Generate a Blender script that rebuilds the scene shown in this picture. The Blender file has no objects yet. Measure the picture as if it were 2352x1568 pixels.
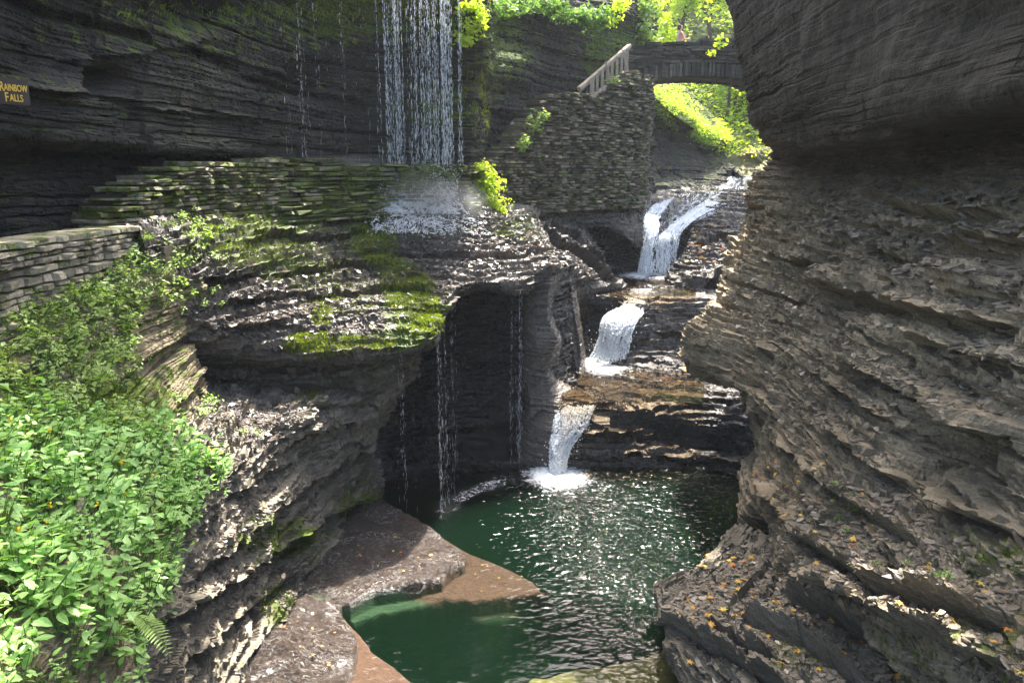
import bpy, math, random
import numpy as np
from mathutils import Vector, Matrix
rng = np.random.default_rng(7)
random.seed(7)
S = bpy.context.scene

# ------------------------------------------------------------------ camera, world, sun, exposure
EYE = np.array([0.0, 0.0, 7.0]); PITCH = math.radians(12.75); FPX = 1697.0
cam_d = bpy.data.cameras.new('camera'); cam = bpy.data.objects.new('camera', cam_d)
S.collection.objects.link(cam); S.camera = cam
cam.location = EYE; cam.rotation_euler = (math.radians(90) - PITCH, 0, 0)
cam_d.sensor_width = 36.0; cam_d.lens = 36.0 * FPX / 2352.0
cam_d.clip_start = 0.05; cam_d.clip_end = 2000
SUN_EL = math.radians(62); SUN_AZ = math.radians(13)      # azimuth measured from +y towards +x
w = bpy.data.worlds.new('World'); S.world = w; w.use_nodes = True
nt = w.node_tree; bg = nt.nodes['Background']
sky = nt.nodes.new('ShaderNodeTexSky'); sky.sky_type = 'NISHITA'; sky.sun_disc = False
sky.dust_density = 5.0; sky.air_density = 1.0; sky.ozone_density = 1.0; sky.sun_elevation = SUN_EL; sky.sun_rotation = SUN_AZ
nt.links.new(sky.outputs[0], bg.inputs[0]); bg.inputs[1].default_value = 0.15
sl = bpy.data.lights.new('sun', 'SUN'); sl.energy = 4.2; sl.angle = math.radians(0.5); sl.color = (1, .95, .87)
so = bpy.data.objects.new('sun', sl); S.collection.objects.link(so)
sdir = Vector((math.sin(SUN_AZ) * math.cos(SUN_EL), math.cos(SUN_AZ) * math.cos(SUN_EL), math.sin(SUN_EL)))
so.rotation_euler = sdir.to_track_quat('Z', 'Y').to_euler()
S.view_settings.view_transform = 'Standard'; S.view_settings.look = 'None'
S.view_settings.exposure = 2.35; S.view_settings.gamma = 1.0
S.cycles.max_bounces = 6; S.cycles.diffuse_bounces = 3; S.cycles.glossy_bounces = 3
S.cycles.transparent_max_bounces = 24; S.cycles.transmission_bounces = 4; S.cycles.volume_bounces = 0
S.cycles.caustics_reflective = False; S.cycles.caustics_refractive = False

# ------------------------------------------------------------------ projection helpers (photo px at 2352 wide)
cp, sp = math.cos(PITCH), math.sin(PITCH)
def ray(px, py):
    cx = (px - 1176.0) / FPX; cy = -(py - 784.0) / FPX
    return np.array([cx, cp + cy * sp, -sp + cy * cp])
def P(px, py, d):                     # point on the ray at forward distance d
    r = ray(px, py); return EYE + r * (d / r[1])
def PZ(px, py, z):                    # point on the ray at height z
    r = ray(px, py); return EYE + r * ((z - EYE[2]) / r[2])
def PXW(px, py, x):                   # point on the ray at lateral x
    r = ray(px, py); return EYE + r * (x / r[0])
def proj(V):
    q = V - EYE; f = q[:, 1] * cp - q[:, 2] * sp; u = q[:, 1] * sp + q[:, 2] * cp
    f = np.where(np.abs(f) < .2, .2, f)
    return 1176 + FPX * q[:, 0] / f, 784 - FPX * u / f

# ------------------------------------------------------------------ noise
M32 = np.uint32(0xffffffff)
def h3(ix, iy, iz, seed=0):
    x = (ix.astype(np.int64) * 374761393 + iy.astype(np.int64) * 668265263 + iz.astype(np.int64) * 2147483647 + seed * 1274126177) & 0xffffffff
    x = ((x ^ (x >> 13)) * 1274126177) & 0xffffffff
    x = ((x ^ (x >> 16)) * 2246822519) & 0xffffffff
    x ^= x >> 15
    return x.astype(np.float64) / 4294967295.0
def vn(x, y, z, seed=0):
    fx, fy, fz = np.floor(x), np.floor(y), np.floor(z)
    ax, ay, az = x - fx, y - fy, z - fz
    ax = ax * ax * (3 - 2 * ax); ay = ay * ay * (3 - 2 * ay); az = az * az * (3 - 2 * az)
    r = 0
    for i in (0, 1):
        wx = ax if i else 1 - ax
        for j in (0, 1):
            wy = ay if j else 1 - ay
            for k in (0, 1):
                wz = az if k else 1 - az
                r = r + wx * wy * wz * h3(fx + i, fy + j, fz + k, seed)
    return r * 2 - 1
def vn2(x, y, lay, seed=0):           # smooth in x,y, independent per integer layer
    fx, fy = np.floor(x), np.floor(y); ax, ay = x - fx, y - fy
    ax = ax * ax * (3 - 2 * ax); ay = ay * ay * (3 - 2 * ay)
    return (((1 - ax) * (1 - ay)) * h3(fx, fy, lay, seed) + ax * (1 - ay) * h3(fx + 1, fy, lay, seed)
            + (1 - ax) * ay * h3(fx, fy + 1, lay, seed) + ax * ay * h3(fx + 1, fy + 1, lay, seed)) * 2 - 1
def fbm(V, f, o=3, seed=0, zs=1.0):
    r = 0; a = 1.0; t = 0
    for i in range(o):
        r = r + a * vn(V[:, 0] * f, V[:, 1] * f, V[:, 2] * f * zs, seed + i * 17); t += a; a *= .5; f *= 2.03
    return r / t
def layer(V, T, f, cell, seed, warp=1.0):
    """offset -1..1: one value per rock bed, varied along the bed, broken into blocks"""
    zz = V[:, 2] + warp * (.10 * vn(V[:, 0] * .3, V[:, 1] * .3, V[:, 2] * .2, seed) + .03 * vn(V[:, 0] * 1.3, V[:, 1] * 1.3, V[:, 2] * .7, seed + 3)) + .03 * V[:, 0]
    q = zz / T; q = q + .35 * np.sin(q * 1.7 + seed); L = np.floor(q)
    a = vn2(V[:, 0] * f + 7.3 * h3(L, L, L, seed), V[:, 1] * f, L, seed + 5)
    wx = V[:, 0] + .35 * cell * vn(V[:, 0] * 2.2 / cell, V[:, 1] * 2.2 / cell, L * 1.7, seed + 9)
    wy = V[:, 1] + .35 * cell * vn(V[:, 1] * 2.2 / cell, V[:, 0] * 2.2 / cell, L * 1.7, seed + 11)
    b = h3(np.floor((wx * .8 + wy * .6) / cell + 31 * h3(L, L, L, seed + 1)), np.floor((wy * .8 - wx * .6) / cell), L, seed + 13) * 2 - 1
    fr = q - L; rnd = (1 - np.abs(fr * 2 - 1) ** 3)          # rounded lips of each bed
    gap = (fr < .17) * (h3(L, L, L, seed + 21) > .42) * (vn2(V[:, 0] * .9, V[:, 1] * .9, L, seed + 23) > -.35)
    return .34 * a + .33 * b + .42 * (h3(L, L * 0, L * 0, seed + 31) * 2 - 1) + .08 * (rnd * 2 - 1) - .85 * gap
def rock_off(V, amp=1.0, big=1.0, mid=1.0, fine=1.0, seed=1, lump=1.0):
    o = .20 * big * layer(V, .62, .35, 1.5, seed) + .085 * mid * layer(V, .19, .8, .7, seed + 40)
    o += .036 * fine * layer(V, .07, 1.8, .26, seed + 80) + .018 * fine * layer(V, .028, 3.5, .12, seed + 60) + lump * (.16 * fbm(V, .55, 3, seed + 100) + .02 * fbm(V, 6, 2, seed + 120))
    return o * amp

# ------------------------------------------------------------------ mesh helpers
COL = S.collection
def mk(name, V, F, mat=None, smooth=False, parent=None, attrs=None, fattrs=None):
    """F: (M,k) int array or list of such arrays"""
    if not isinstance(F, list): F = [F]
    F = [f for f in F if len(f)]
    me = bpy.data.meshes.new(name); me.vertices.add(len(V)); me.vertices.foreach_set('co', np.asarray(V, np.float32).ravel())
    nl = sum(f.size for f in F); npol = sum(len(f) for f in F)
    me.loops.add(nl); me.polygons.add(npol)
    me.loops.foreach_set('vertex_index', np.concatenate([f.ravel() for f in F]).astype(np.int32))
    cnt = np.concatenate([np.full(len(f), f.shape[1]) for f in F])
    me.polygons.foreach_set('loop_start', np.concatenate([[0], np.cumsum(cnt)[:-1]]).astype(np.int32))
    me.update(calc_edges=True); me.validate()
    if smooth: me.polygons.foreach_set('use_smooth', np.ones(npol, bool))
    else: me.polygons.foreach_set('use_smooth', np.zeros(npol, bool))
    for k, a in (attrs or {}).items():
        at = me.attributes.new(k, 'FLOAT', 'POINT'); at.data.foreach_set('value', np.asarray(a, np.float32))
    ob = bpy.data.objects.new(name, me); COL.objects.link(ob)
    if mat: me.materials.append(mat)
    if parent: ob.parent = parent
    return ob
def tag(o, label=None, cat=None, group=None, kind=None):
    if label: o['label'] = label
    if cat: o['category'] = cat
    if group: o['group'] = group
    if kind: o['kind'] = kind
    return o
def empty(name, loc=(0, 0, 0), **k):
    o = bpy.data.objects.new(name, None); o.empty_display_size = .1; COL.objects.link(o); o.location = loc
    return tag(o, **k)
def pchip(Y, n):
    """Y (k,...) -> (n,...) monotone cubic along axis 0"""
    k = len(Y); d = np.diff(Y, axis=0); m = np.zeros_like(Y)
    if k > 2:
        s = d[:-1] * d[1:]; m[1:-1] = np.where(s > 0, 2 * s / np.where(np.abs(d[:-1] + d[1:]) < 1e-9, 1, d[:-1] + d[1:]), 0)
    m[0] = d[0]; m[-1] = d[-1]
    t = np.linspace(0, k - 1, n); i = np.minimum(t.astype(int), k - 2); u = (t - i).reshape((-1,) + (1,) * (Y.ndim - 1))
    return ((2*u**3-3*u**2+1) * Y[i] + (u**3-2*u**2+u) * m[i] + (-2*u**3+3*u**2) * Y[i+1] + (u**3-u**2) * m[i+1])
def resample(Y, step):
    """resample axis 0 of (k,c,3) control surface so rows are spaced by projected length"""
    dense = pchip(Y, 600)
    return dense
def grid_faces(nu, nv):
    i = np.arange(nu - 1)[:, None] * nv + np.arange(nv - 1)[None, :]
    i = i.ravel(); return np.stack([i, i + 1, i + nv + 1, i + nv], 1)
def gridnormals(G):
    du = np.gradient(G, axis=0); dv = np.gradient(G, axis=1); n = np.cross(du, dv)
    n /= np.linalg.norm(n, axis=2, keepdims=True) + 1e-9
    flat = n.reshape(-1, 3); V = G.reshape(-1, 3)
    if np.mean(np.sum(flat * (EYE - V), 1) > 0) < .5: n = -n
    return n
def arc(G, axis, step):
    """re-space a dense grid along axis to equal projected spacing (shared by all lines)"""
    V = G.reshape(-1, 3); px, py = proj(V); Q = np.stack([px, py], 1).reshape(G.shape[0], G.shape[1], 2)
    D = np.linalg.norm(np.diff(Q, axis=axis), axis=2); W3 = np.linalg.norm(np.diff(G, axis=axis), axis=2)
    dist = np.maximum(np.linalg.norm(G - EYE, axis=2), 1.5)
    dist = dist[:-1] if axis == 0 else dist[:, :-1]
    D = .6 * np.minimum(D, 400) + .4 * W3 * FPX / dist
    m = D.mean(axis=1 - axis); c = np.concatenate([[0], np.cumsum(m)]); n = max(8, int(c[-1] / step))
    t = np.interp(np.linspace(0, c[-1], n), c, np.arange(len(c))); i = np.minimum(t.astype(int), len(c) - 2); u = t - i
    if axis == 0: return G[i] * (1 - u)[:, None, None] + G[i + 1] * u[:, None, None]
    return G[:, i] * (1 - u)[None, :, None] + G[:, i + 1] * u[None, :, None]
SURF = {}
def blob(px, py, bl):
    r = np.zeros(len(px))
    for b in bl:
        x, y, rx, ry, v = b[:5]; a = math.radians(b[5]) if len(b) > 5 else 0
        dx, dy = px - x, py - y; ux = dx * math.cos(a) + dy * math.sin(a); uy = -dx * math.sin(a) + dy * math.cos(a)
        r += v * np.exp(-((ux / rx) ** 2 + (uy / ry) ** 2) ** 1.5)
    return r
def patch(name, rows, mat, step=2.6, amp=1.0, big=1.0, mid=1.0, fine=1.0, lump=1.0, seed=1, ledges=(), bumps=(), moss=(), wet=(), tan=(),
          moss0=0.0, wet0=0.0, tan_shade0=0.5, terr=0.0, tT=.11, calm=()):
    Y = np.array(rows, float)                            # (rows, cols, 3)
    G = pchip(Y, 260); G = pchip(np.swapaxes(G, 0, 1), 260); G = np.swapaxes(G, 0, 1)
    G = arc(G, 0, step); G = arc(G, 1, step)
    nu, nv = G.shape[:2]; N = gridnormals(G).reshape(-1, 3); V = G.reshape(-1, 3).copy()
    px, py = proj(V)
    o = rock_off(V, amp, big, mid, fine, seed, lump)
    cm = 1 - np.clip(blob(px, py, calm), 0, .93) if len(calm) else 1.0
    o = o * cm + (1 - cm) * (.16 * fbm(V, .7, 3, seed + 300) + .05 * fbm(V, 2.6, 4, seed + 301, 1.6))
    if len(bumps): o = o + blob(px, py, bumps)
    for L in ledges:
        pts, A, ha, hb = L
        lx = [p[0] for p in pts]; ly = [p[1] for p in pts]
        yy = np.interp(px, lx, ly) + 7 * vn(px / 33., py / 500., px * 0, int(lx[0])) + 3 * vn(px / 9., px * 0, px * 0, int(ly[0]))
        inx = np.clip((px - lx[0]) / 25., 0, 1) * np.clip((lx[-1] - px) / 25., 0, 1)
        dd = py - yy
        up = np.where(dd < 0, np.clip(1 + dd / ha, 0, 1) ** 1.5, 0); dn = np.where(dd >= 0, np.clip(1 - dd / hb, 0, 1) ** .7, 0)
        o = o + A * inx * (up - .9 * dn)
    V += N * o[:, None]
    if terr:
        for T_, k_ in ((tT, 1.0), (tT * .37, .9)):
            w1 = V[:, 2] + .09 * fbm(V * [1, 1, .3], 1.3, 3, seed + 200) + .035 * vn(V[:, 0] * 6, V[:, 1] * 6, V[:, 2] * .5, seed + 201) + .04 * V[:, 0]
            q_ = w1 / T_; f_ = q_ - np.floor(q_); g_ = np.clip((f_ - .62) / .30, 0, 1); g_ = g_ * g_ * (3 - 2 * g_) + .06 * f_
            V[:, 2] += cm * cm * terr * k_ * T_ * (g_ - f_)
    G2 = V.reshape(nu, nv, 3); N2 = gridnormals(G2).reshape(-1, 3)
    px, py = proj(V)
    at = {'moss': np.clip(moss0 + blob(px, py, moss), 0, 1.5), 'wet': np.clip(wet0 + blob(px, py, wet), 0, 1), 'tan': np.clip(tan_shade0 + blob(px, py, tan), -.6, 1.5)}  # third mask mixes rock tone with painted lit and shaded spots
    ob = mk(name, V, grid_faces(nu, nv), mat, attrs=at); tag(ob, kind='structure')
    SURF[name if name not in SURF else name + str(len(SURF))] = (V, N2, px, py)
    ob['surf'] = 1; del ob['surf']
    return ob, V, N2, px, py

# ------------------------------------------------------------------ materials
def newmat(name):
    m = bpy.data.materials.new(name); m.use_nodes = True; n = m.node_tree.nodes; l = m.node_tree.links
    return m, n, l, n['Principled BSDF']
def N_(n, t, **k):
    x = n.new('ShaderNode' + t)
    for a, b in k.items(): setattr(x, a, b)
    return x
def noise(n, l, vec, scale, detail=6, rough=.6, dist=0):
    x = N_(n, 'TexNoise'); x.inputs['Scale'].default_value = scale; x.inputs['Detail'].default_value = detail
    x.inputs['Roughness'].default_value = rough; x.inputs['Distortion'].default_value = dist
    l.new(vec, x.inputs['Vector']); return x.outputs['Fac']
def mapping(n, l, vec, sc, rot=(0, 0, 0)):
    x = N_(n, 'Mapping'); x.inputs['Scale'].default_value = sc; x.inputs['Rotation'].default_value = rot
    l.new(vec, x.inputs['Vector']); return x.outputs['Vector']
def ramp(n, l, fac, stops):
    x = N_(n, 'ValToRGB'); e = x.color_ramp.elements
    while len(e) < len(stops): e.new(.5)
    for i, (p, c) in enumerate(stops):
        e[i].position = p; e[i].color = (*c, 1) if len(c) == 3 else c
    l.new(fac, x.inputs[0]); return x.outputs[0]
def mixc(n, l, fac, a, b, mode='MIX'):
    x = N_(n, 'Mix', data_type='RGBA', blend_type=mode)
    for sock, v in ((x.inputs[0], fac), (x.inputs[6], a), (x.inputs[7], b)):
        if isinstance(v, (int, float)): sock.default_value = v
        elif isinstance(v, tuple): sock.default_value = (*v, 1)
        else: l.new(v, sock)
    return x.outputs[2]
def math_(n, l, op, a, b=None, c=None, clamp=False):
    x = N_(n, 'Math', operation=op); x.use_clamp = clamp
    for i, v in enumerate((a, b, c)):
        if v is None: continue
        if isinstance(v, (int, float)): x.inputs[i].default_value = v
        else: l.new(v, x.inputs[i])
    return x.outputs[0]
def maprange(n, l, v, a, b, c=0., d=1.):
    x = N_(n, 'MapRange'); l.new(v, x.inputs[0])
    for i, q in zip((1, 2, 3, 4), (a, b, c, d)): x.inputs[i].default_value = q
    return x.outputs[0]
def rock_mat(name, dark, mid, light, mossc=(.10, .14, .015), mossd=(.03, .045, .008), rough=.8, bump=.6):
    m, n, l, b = newmat(name)
    pos = N_(n, 'NewGeometry').outputs['Position']
    a1 = noise(n, l, mapping(n, l, pos, (1, 1, 7)), 1.6, 8, .65, .4)
    a2 = noise(n, l, mapping(n, l, pos, (.45, .45, 9)), 5, 6, .7)
    a3 = noise(n, l, pos, .7, 5, .6)
    a4 = noise(n, l, pos, 28, 4, .7)
    f = math_(n, l, 'ADD', math_(n, l, 'MULTIPLY', a1, .5), math_(n, l, 'MULTIPLY', a2, .5))
    tan_shadeA = N_(n, 'Attribute', attribute_name='tan').outputs['Fac']
    f = math_(n, l, 'ADD', f, math_(n, l, 'MULTIPLY', math_(n, l, 'SUBTRACT', tan_shadeA, .5), .35))
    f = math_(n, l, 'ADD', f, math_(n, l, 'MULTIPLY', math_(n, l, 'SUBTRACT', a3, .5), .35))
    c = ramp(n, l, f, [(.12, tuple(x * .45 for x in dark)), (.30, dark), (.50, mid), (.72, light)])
    c = mixc(n, l, .8, c, ramp(n, l, a4, [(.3, (.45, .45, .45)), (.7, (1.3, 1.3, 1.3))]), 'MULTIPLY')
    mossA = N_(n, 'Attribute', attribute_name='moss').outputs['Fac']
    nz = N_(n, 'SeparateXYZ'); l.new(N_(n, 'NewGeometry').outputs['Normal'], nz.inputs[0])
    mn = noise(n, l, mapping(n, l, pos, (1, 1, 2.2)), 2.6, 7, .7)
    mm = math_(n, l, 'ADD', mn, math_(n, l, 'MULTIPLY', nz.outputs[2], .06))
    mk_ = maprange(n, l, math_(n, l, 'ADD', mm, math_(n, l, 'MULTIPLY', mossA, .42)), .74, .84)
    mk_ = math_(n, l, 'MULTIPLY', mk_, math_(n, l, 'MINIMUM', math_(n, l, 'MULTIPLY', mossA, 3), 1.0))
    mc = ramp(n, l, noise(n, l, pos, 14, 4, .7), [(.35, mossd), (.6, mossc)])
    c = mixc(n, l, mk_, c, mc)
    wetA = N_(n, 'Attribute', attribute_name='wet').outputs['Fac']
    wn = noise(n, l, mapping(n, l, pos, (1, 1, 3)), 3.5, 5, .6)
    wf = maprange(n, l, math_(n, l, 'ADD', wn, wetA), .75, 1.05)
    wf = math_(n, l, 'MULTIPLY', wf, math_(n, l, 'SUBTRACT', 1.0, math_(n, l, 'MULTIPLY', mk_, .7)))
    c = mixc(n, l, math_(n, l, 'MULTIPLY', wf, .6), c, mixc(n, l, 1.0, c, (.68, .65, .62), 'MULTIPLY'))
    l.new(c, b.inputs['Base Color'])
    l.new(maprange(n, l, wf, 0, 1, rough, .22), b.inputs['Roughness'])
    l.new(maprange(n, l, wf, 0, 1, .25, .6), b.inputs['Specular IOR Level'])
    bm = N_(n, 'Bump'); bm.inputs['Strength'].default_value = bump; bm.inputs['Distance'].default_value = .03
    hh = math_(n, l, 'ADD', math_(n, l, 'MULTIPLY', a2, 1.2), math_(n, l, 'MULTIPLY', a4, .5))
    hh = math_(n, l, 'ADD', hh, math_(n, l, 'MULTIPLY', noise(n, l, mapping(n, l, pos, (1, 1, 5)), 22, 4, .7), .6))
    l.new(hh, bm.inputs['Height']); l.new(bm.outputs[0], b.inputs['Normal'])
    return m
M = {}
M['rock'] = rock_mat('shale', (.05, .044, .034), (.135, .118, .088), (.29, .25, .185))
M['rock_tan'] = rock_mat('tan_shale', (.088, .071, .046), (.25, .20, .128), (.47, .38, .25))
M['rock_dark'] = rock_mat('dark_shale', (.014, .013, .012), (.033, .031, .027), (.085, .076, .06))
M['rock_wet'] = rock_mat('wet_shale', (.028, .024, .02), (.095, .078, .062), (.25, .21, .17), rough=.45)
def simple(name, c, rough=.7, spec=.3, var=.35, scale=9, bump=0):
    m, n, l, b = newmat(name); pos = N_(n, 'TexCoord').outputs['Object']
    f = noise(n, l, pos, scale, 5, .65)
    l.new(ramp(n, l, f, [(.3, tuple(x * (1 - var) for x in c)), (.7, tuple(min(1, x * (1 + var)) for x in c))]), b.inputs['Base Color'])
    b.inputs['Roughness'].default_value = rough; b.inputs['Specular IOR Level'].default_value = spec
    if bump:
        bm = N_(n, 'Bump'); bm.inputs['Strength'].default_value = bump; bm.inputs['Distance'].default_value = .01
        l.new(noise(n, l, pos, scale * 3, 5, .7), bm.inputs['Height']); l.new(bm.outputs[0], b.inputs['Normal'])
    return m
def leaf_mat(name, c1, c2, trans=.45, rough=.5):
    m, n, l, b = newmat(name); r = N_(n, 'Attribute', attribute_name='rnd').outputs['Fac']
    c = ramp(n, l, r, [(.0, c1), (1., c2)])
    l.new(c, b.inputs['Base Color']); b.inputs['Roughness'].default_value = rough; b.inputs['Specular IOR Level'].default_value = .35
    t = N_(n, 'BsdfTranslucent'); l.new(mixc(n, l, 1.0, c, (1.5, 1.6, .7), 'MULTIPLY'), t.inputs[0])
    mx = N_(n, 'MixShader'); mx.inputs[0].default_value = trans
    l.new(b.outputs[0], mx.inputs[1]); l.new(t.outputs[0], mx.inputs[2]); l.new(mx.outputs[0], n['Material Output'].inputs[0])
    return m

# ================================================================== ROCK
# upper left cliff with its undercut, behind the fall
cA = [-500, -50, 250, 600, 850, 1000, 1075, 1130, 1300, 1420, 1505]
def rowA(py, d):
    if not isinstance(py, list): py = [py] * 11
    return [P(a, b, c) for a, b, c in zip(cA, py, d)]
rowsA = [rowA([-600, -600, -600, -400, -230, -230, -230, -230, -230, -250, -250], [8, 11.5, 15, 23, 34, 35, 35, 36, 40, 40, 40]),
    rowA([-90, -90, -80, -70, -30, -25, -20, 10, 15, 20, 20], [5.2, 8.5, 10.9, 16.0, 19.7, 19.8, 19.8, 24.6, 28.2, 30, 34]),
    rowA([40, 40, 40, 40, 40, 40, 60, 60, 60, 60, 60], [5.5, 8.8, 11.3, 16.5, 20.2, 20.7, 20.4, 24.9, 28.6, 30.6, 33]),
    rowA(150, [5.7, 9.0, 11.6, 16.7, 20.6, 21.1, 21.0, 24.3, 28.7, 30.5, 33]),
    rowA([270, 300, 320, 365, 375, 380, 385, 385, 330, 300, 300], [5.9, 9.1, 11.7, 16.7, 20.4, 21.0, 21.3, 24.5, 29, 31, 33]),
    rowA([290, 322, 340, 385, 392, 394, 396, 395, 350, 320, 320], [6.8, 10.0, 12.6, 17.7, 21.4, 21.9, 22, 24.5, 29, 31, 33]),
    rowA([400, 400, 410, 430, 440, 440, 440, 440, 430, 430, 430], [6.9, 10.2, 12.8, 17.8, 21.4, 21.9, 22, 24.5, 29, 31, 33]),
    rowA(640, [6.4, 9.7, 12.2, 17.2, 21.0, 21.4, 22, 24.2, 29, 31, 33])]
patch('cliff', rowsA, M['rock_dark'], 2.8, 1.0, seed=11, tan_shade0=.5, moss0=.35,
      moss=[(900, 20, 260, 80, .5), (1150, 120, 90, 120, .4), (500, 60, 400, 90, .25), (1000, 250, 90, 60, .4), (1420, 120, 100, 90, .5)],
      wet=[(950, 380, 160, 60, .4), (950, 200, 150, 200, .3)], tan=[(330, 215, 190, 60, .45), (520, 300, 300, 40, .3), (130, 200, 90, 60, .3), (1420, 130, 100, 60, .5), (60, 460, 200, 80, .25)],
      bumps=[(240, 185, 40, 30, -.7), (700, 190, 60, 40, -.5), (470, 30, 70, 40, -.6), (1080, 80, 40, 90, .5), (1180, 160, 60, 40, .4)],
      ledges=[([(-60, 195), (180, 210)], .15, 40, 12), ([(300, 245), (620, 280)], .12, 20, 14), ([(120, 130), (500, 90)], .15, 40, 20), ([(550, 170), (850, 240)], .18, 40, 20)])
# floor behind the parapet: path rising in steps towards the fall
def strip(name, pts, w0, mat, seed=0):
    rows = []
    for off in np.linspace(0, 1, 5):
        rows.append([np.array(p) + np.array([0, w0 * off, 0]) for p in pts])
    return patch(name, rows, mat, 5, .25, seed=seed, tan_shade0=.55, wet0=.3)
strip('path', [P(-500, 700, 5.2), P(-50, 640, 7.9), P(280, 585, 10.5), P(300, 500, 11.2), P(400, 440, 13), P(600, 425, 16), P(850, 402, 19), P(1060, 400, 19.4), P(1150, 385, 22)], 2.2, M['rock_wet'], 5)

# sloping mossy slab under the fall, with its undercut lip
SL = [
 [(240,500,11.6),(450,495,13.4),(620,480,16.2),(760,480,18.1),(900,480,19.4),(1060,478,19.8),(1100,478,20.2),(1160,475,21.5),(1250,470,25)],
 [(300,530,10.8),(450,520,12.6),(620,505,15.6),(760,500,17.5),(900,496,18.8),(1060,492,19.2),(1110,495,19.6),(1170,495,20.6),(1240,500,23)],
 [(330,600,10.6),(470,590,12.2),(620,570,14.6),(760,560,16.6),(900,555,17.9),(1040,548,18.3),(1110,548,18.8),(1180,548,19.6),(1275,565,20.4)],
 [(360,690,10.8),(480,680,12.2),(620,660,14.0),(760,650,15.4),(900,630,16.8),(1030,590,17.6),(1110,585,18.1),(1200,585,18.8),(1300,592,19.5)],
 [(400,760,11.3),(520,740,12.4),(660,730,13.4),(800,730,14.3),(930,700,15.4),(1035,625,16.9),(1110,615,17.6),(1210,615,18.3),(1305,605,18.9)],
 [(430,800,12.2),(560,795,12.6),(700,797,13.0),(860,800,13.5),(995,755,14.3),(1054,650,16.2),(1110,640,17.0),(1200,652,17.5),(1285,612,18.2)],
 [(432,812,12.25),(562,808,12.65),(700,812,13.0),(862,815,13.5),(998,772,14.3),(1058,664,16.2),(1112,652,17.0),(1202,664,17.5),(1288,622,18.3)],
 [(440,822,13.0),(570,820,13.3),(700,824,13.7),(862,824,14.3),(990,782,15.6),(1045,672,17.9),(1112,658,18.6),(1190,664,18.8),(1270,632,19.2)],
]
patch('rock_slab', [[P(*q) for q in r] for r in SL], M['rock_wet'], 1.9, .8, big=.5, mid=1.3, fine=1.6, lump=.3, terr=1.0, tT=.12, seed=21, tan_shade0=.45, wet0=.42, moss0=.22,
      moss=[(850, 530, 60, 70, .9), (690, 620, 120, 50, .45), (930, 690, 60, 90, .9), (540, 540, 120, 60, .5), (860, 780, 200, 25, .5), (700, 500, 100, 60, .5), (1000, 720, 40, 50, .6), (1180, 520, 60, 40, .5)],
      wet=[(950, 500, 180, 60, .8), (1150, 600, 150, 60, .3), (780, 470, 80, 30, .4), (650, 720, 200, 60, .2)], tan=[(1150, 590, 160, 60, .35), (600, 760, 200, 60, .3), (430, 560, 90, 60, -.3)],
      ledges=[([(380, 640), (900, 600)], .12, 40, 20), ([(560, 545), (850, 530)], .15, 30, 18), ([(500, 690), (1000, 650)], .12, 30, 16), ([(880, 585), (1280, 575)], .10, 25, 12), ([(450, 740), (720, 752)], .10, 25, 14)])

# left wall of the pool: undercut recess, rubble shelf, stratified face down to the water
LW = [
 [(960,770,16.2),(862,808,14.7),(700,812,14.1),(560,808,13.7),(430,812,13.3),(300,800,13),(180,800,11),(60,800,9)],
 [(965,800,15.9),(862,825,14.5),(700,840,13.8),(560,835,13.4),(435,835,13.0),(300,825,12),(180,830,9.5),(60,850,8)],
 [(955,855,16.2),(850,885,14.6),(700,892,13.6),(560,890,13.2),(440,865,12.7),(320,850,11.2),(180,870,8.8),(60,900,7.4)],
 [(935,880,16.0),(830,925,14.2),(700,918,12.9),(570,925,12.3),(450,885,12.2),(330,880,10.4),(200,950,8),(80,1000,6.6)],
 [(895,955,15.9),(790,985,13.9),(692,945,12.2),(620,1000,11.2),(530,1060,9.8),(430,1100,8.6),(300,1200,6.8),(150,1300,5.2)],
 [(870,985,16.0),(785,1030,14.0),(680,1010,12.0),(600,1060,10.8),(510,1120,9.2),(400,1240,7.5),(320,1370,6.2),(200,1500,5)],
 [(868,1040,16.1),(790,1110,14.1),(690,1130,12.3),(580,1220,10.5),(470,1290,8.7),(390,1400,7.1),(320,1520,5.9),(230,1650,5)],
 [(874,1095,16.1),(840,1190,14.3),(700,1270,12.1),(600,1340,10.7),(520,1400,9.2),(440,1520,7.5),(360,1640,6.3),(280,1750,5.3)],
 [(876,1115,15.9),(850,1215,13.9),(700,1345,11.6),(650,1400,10.6),(560,1500,9.0),(470,1620,7.6),(400,1740,6.5),(320,1850,5.5)],
 [(878,1150,15.9),(850,1260,13.9),(700,1400,11.6),(650,1460,10.7),(560,1580,9.2),(470,1700,7.8),(400,1850,6.7),(320,1950,5.7)],
]
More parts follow.
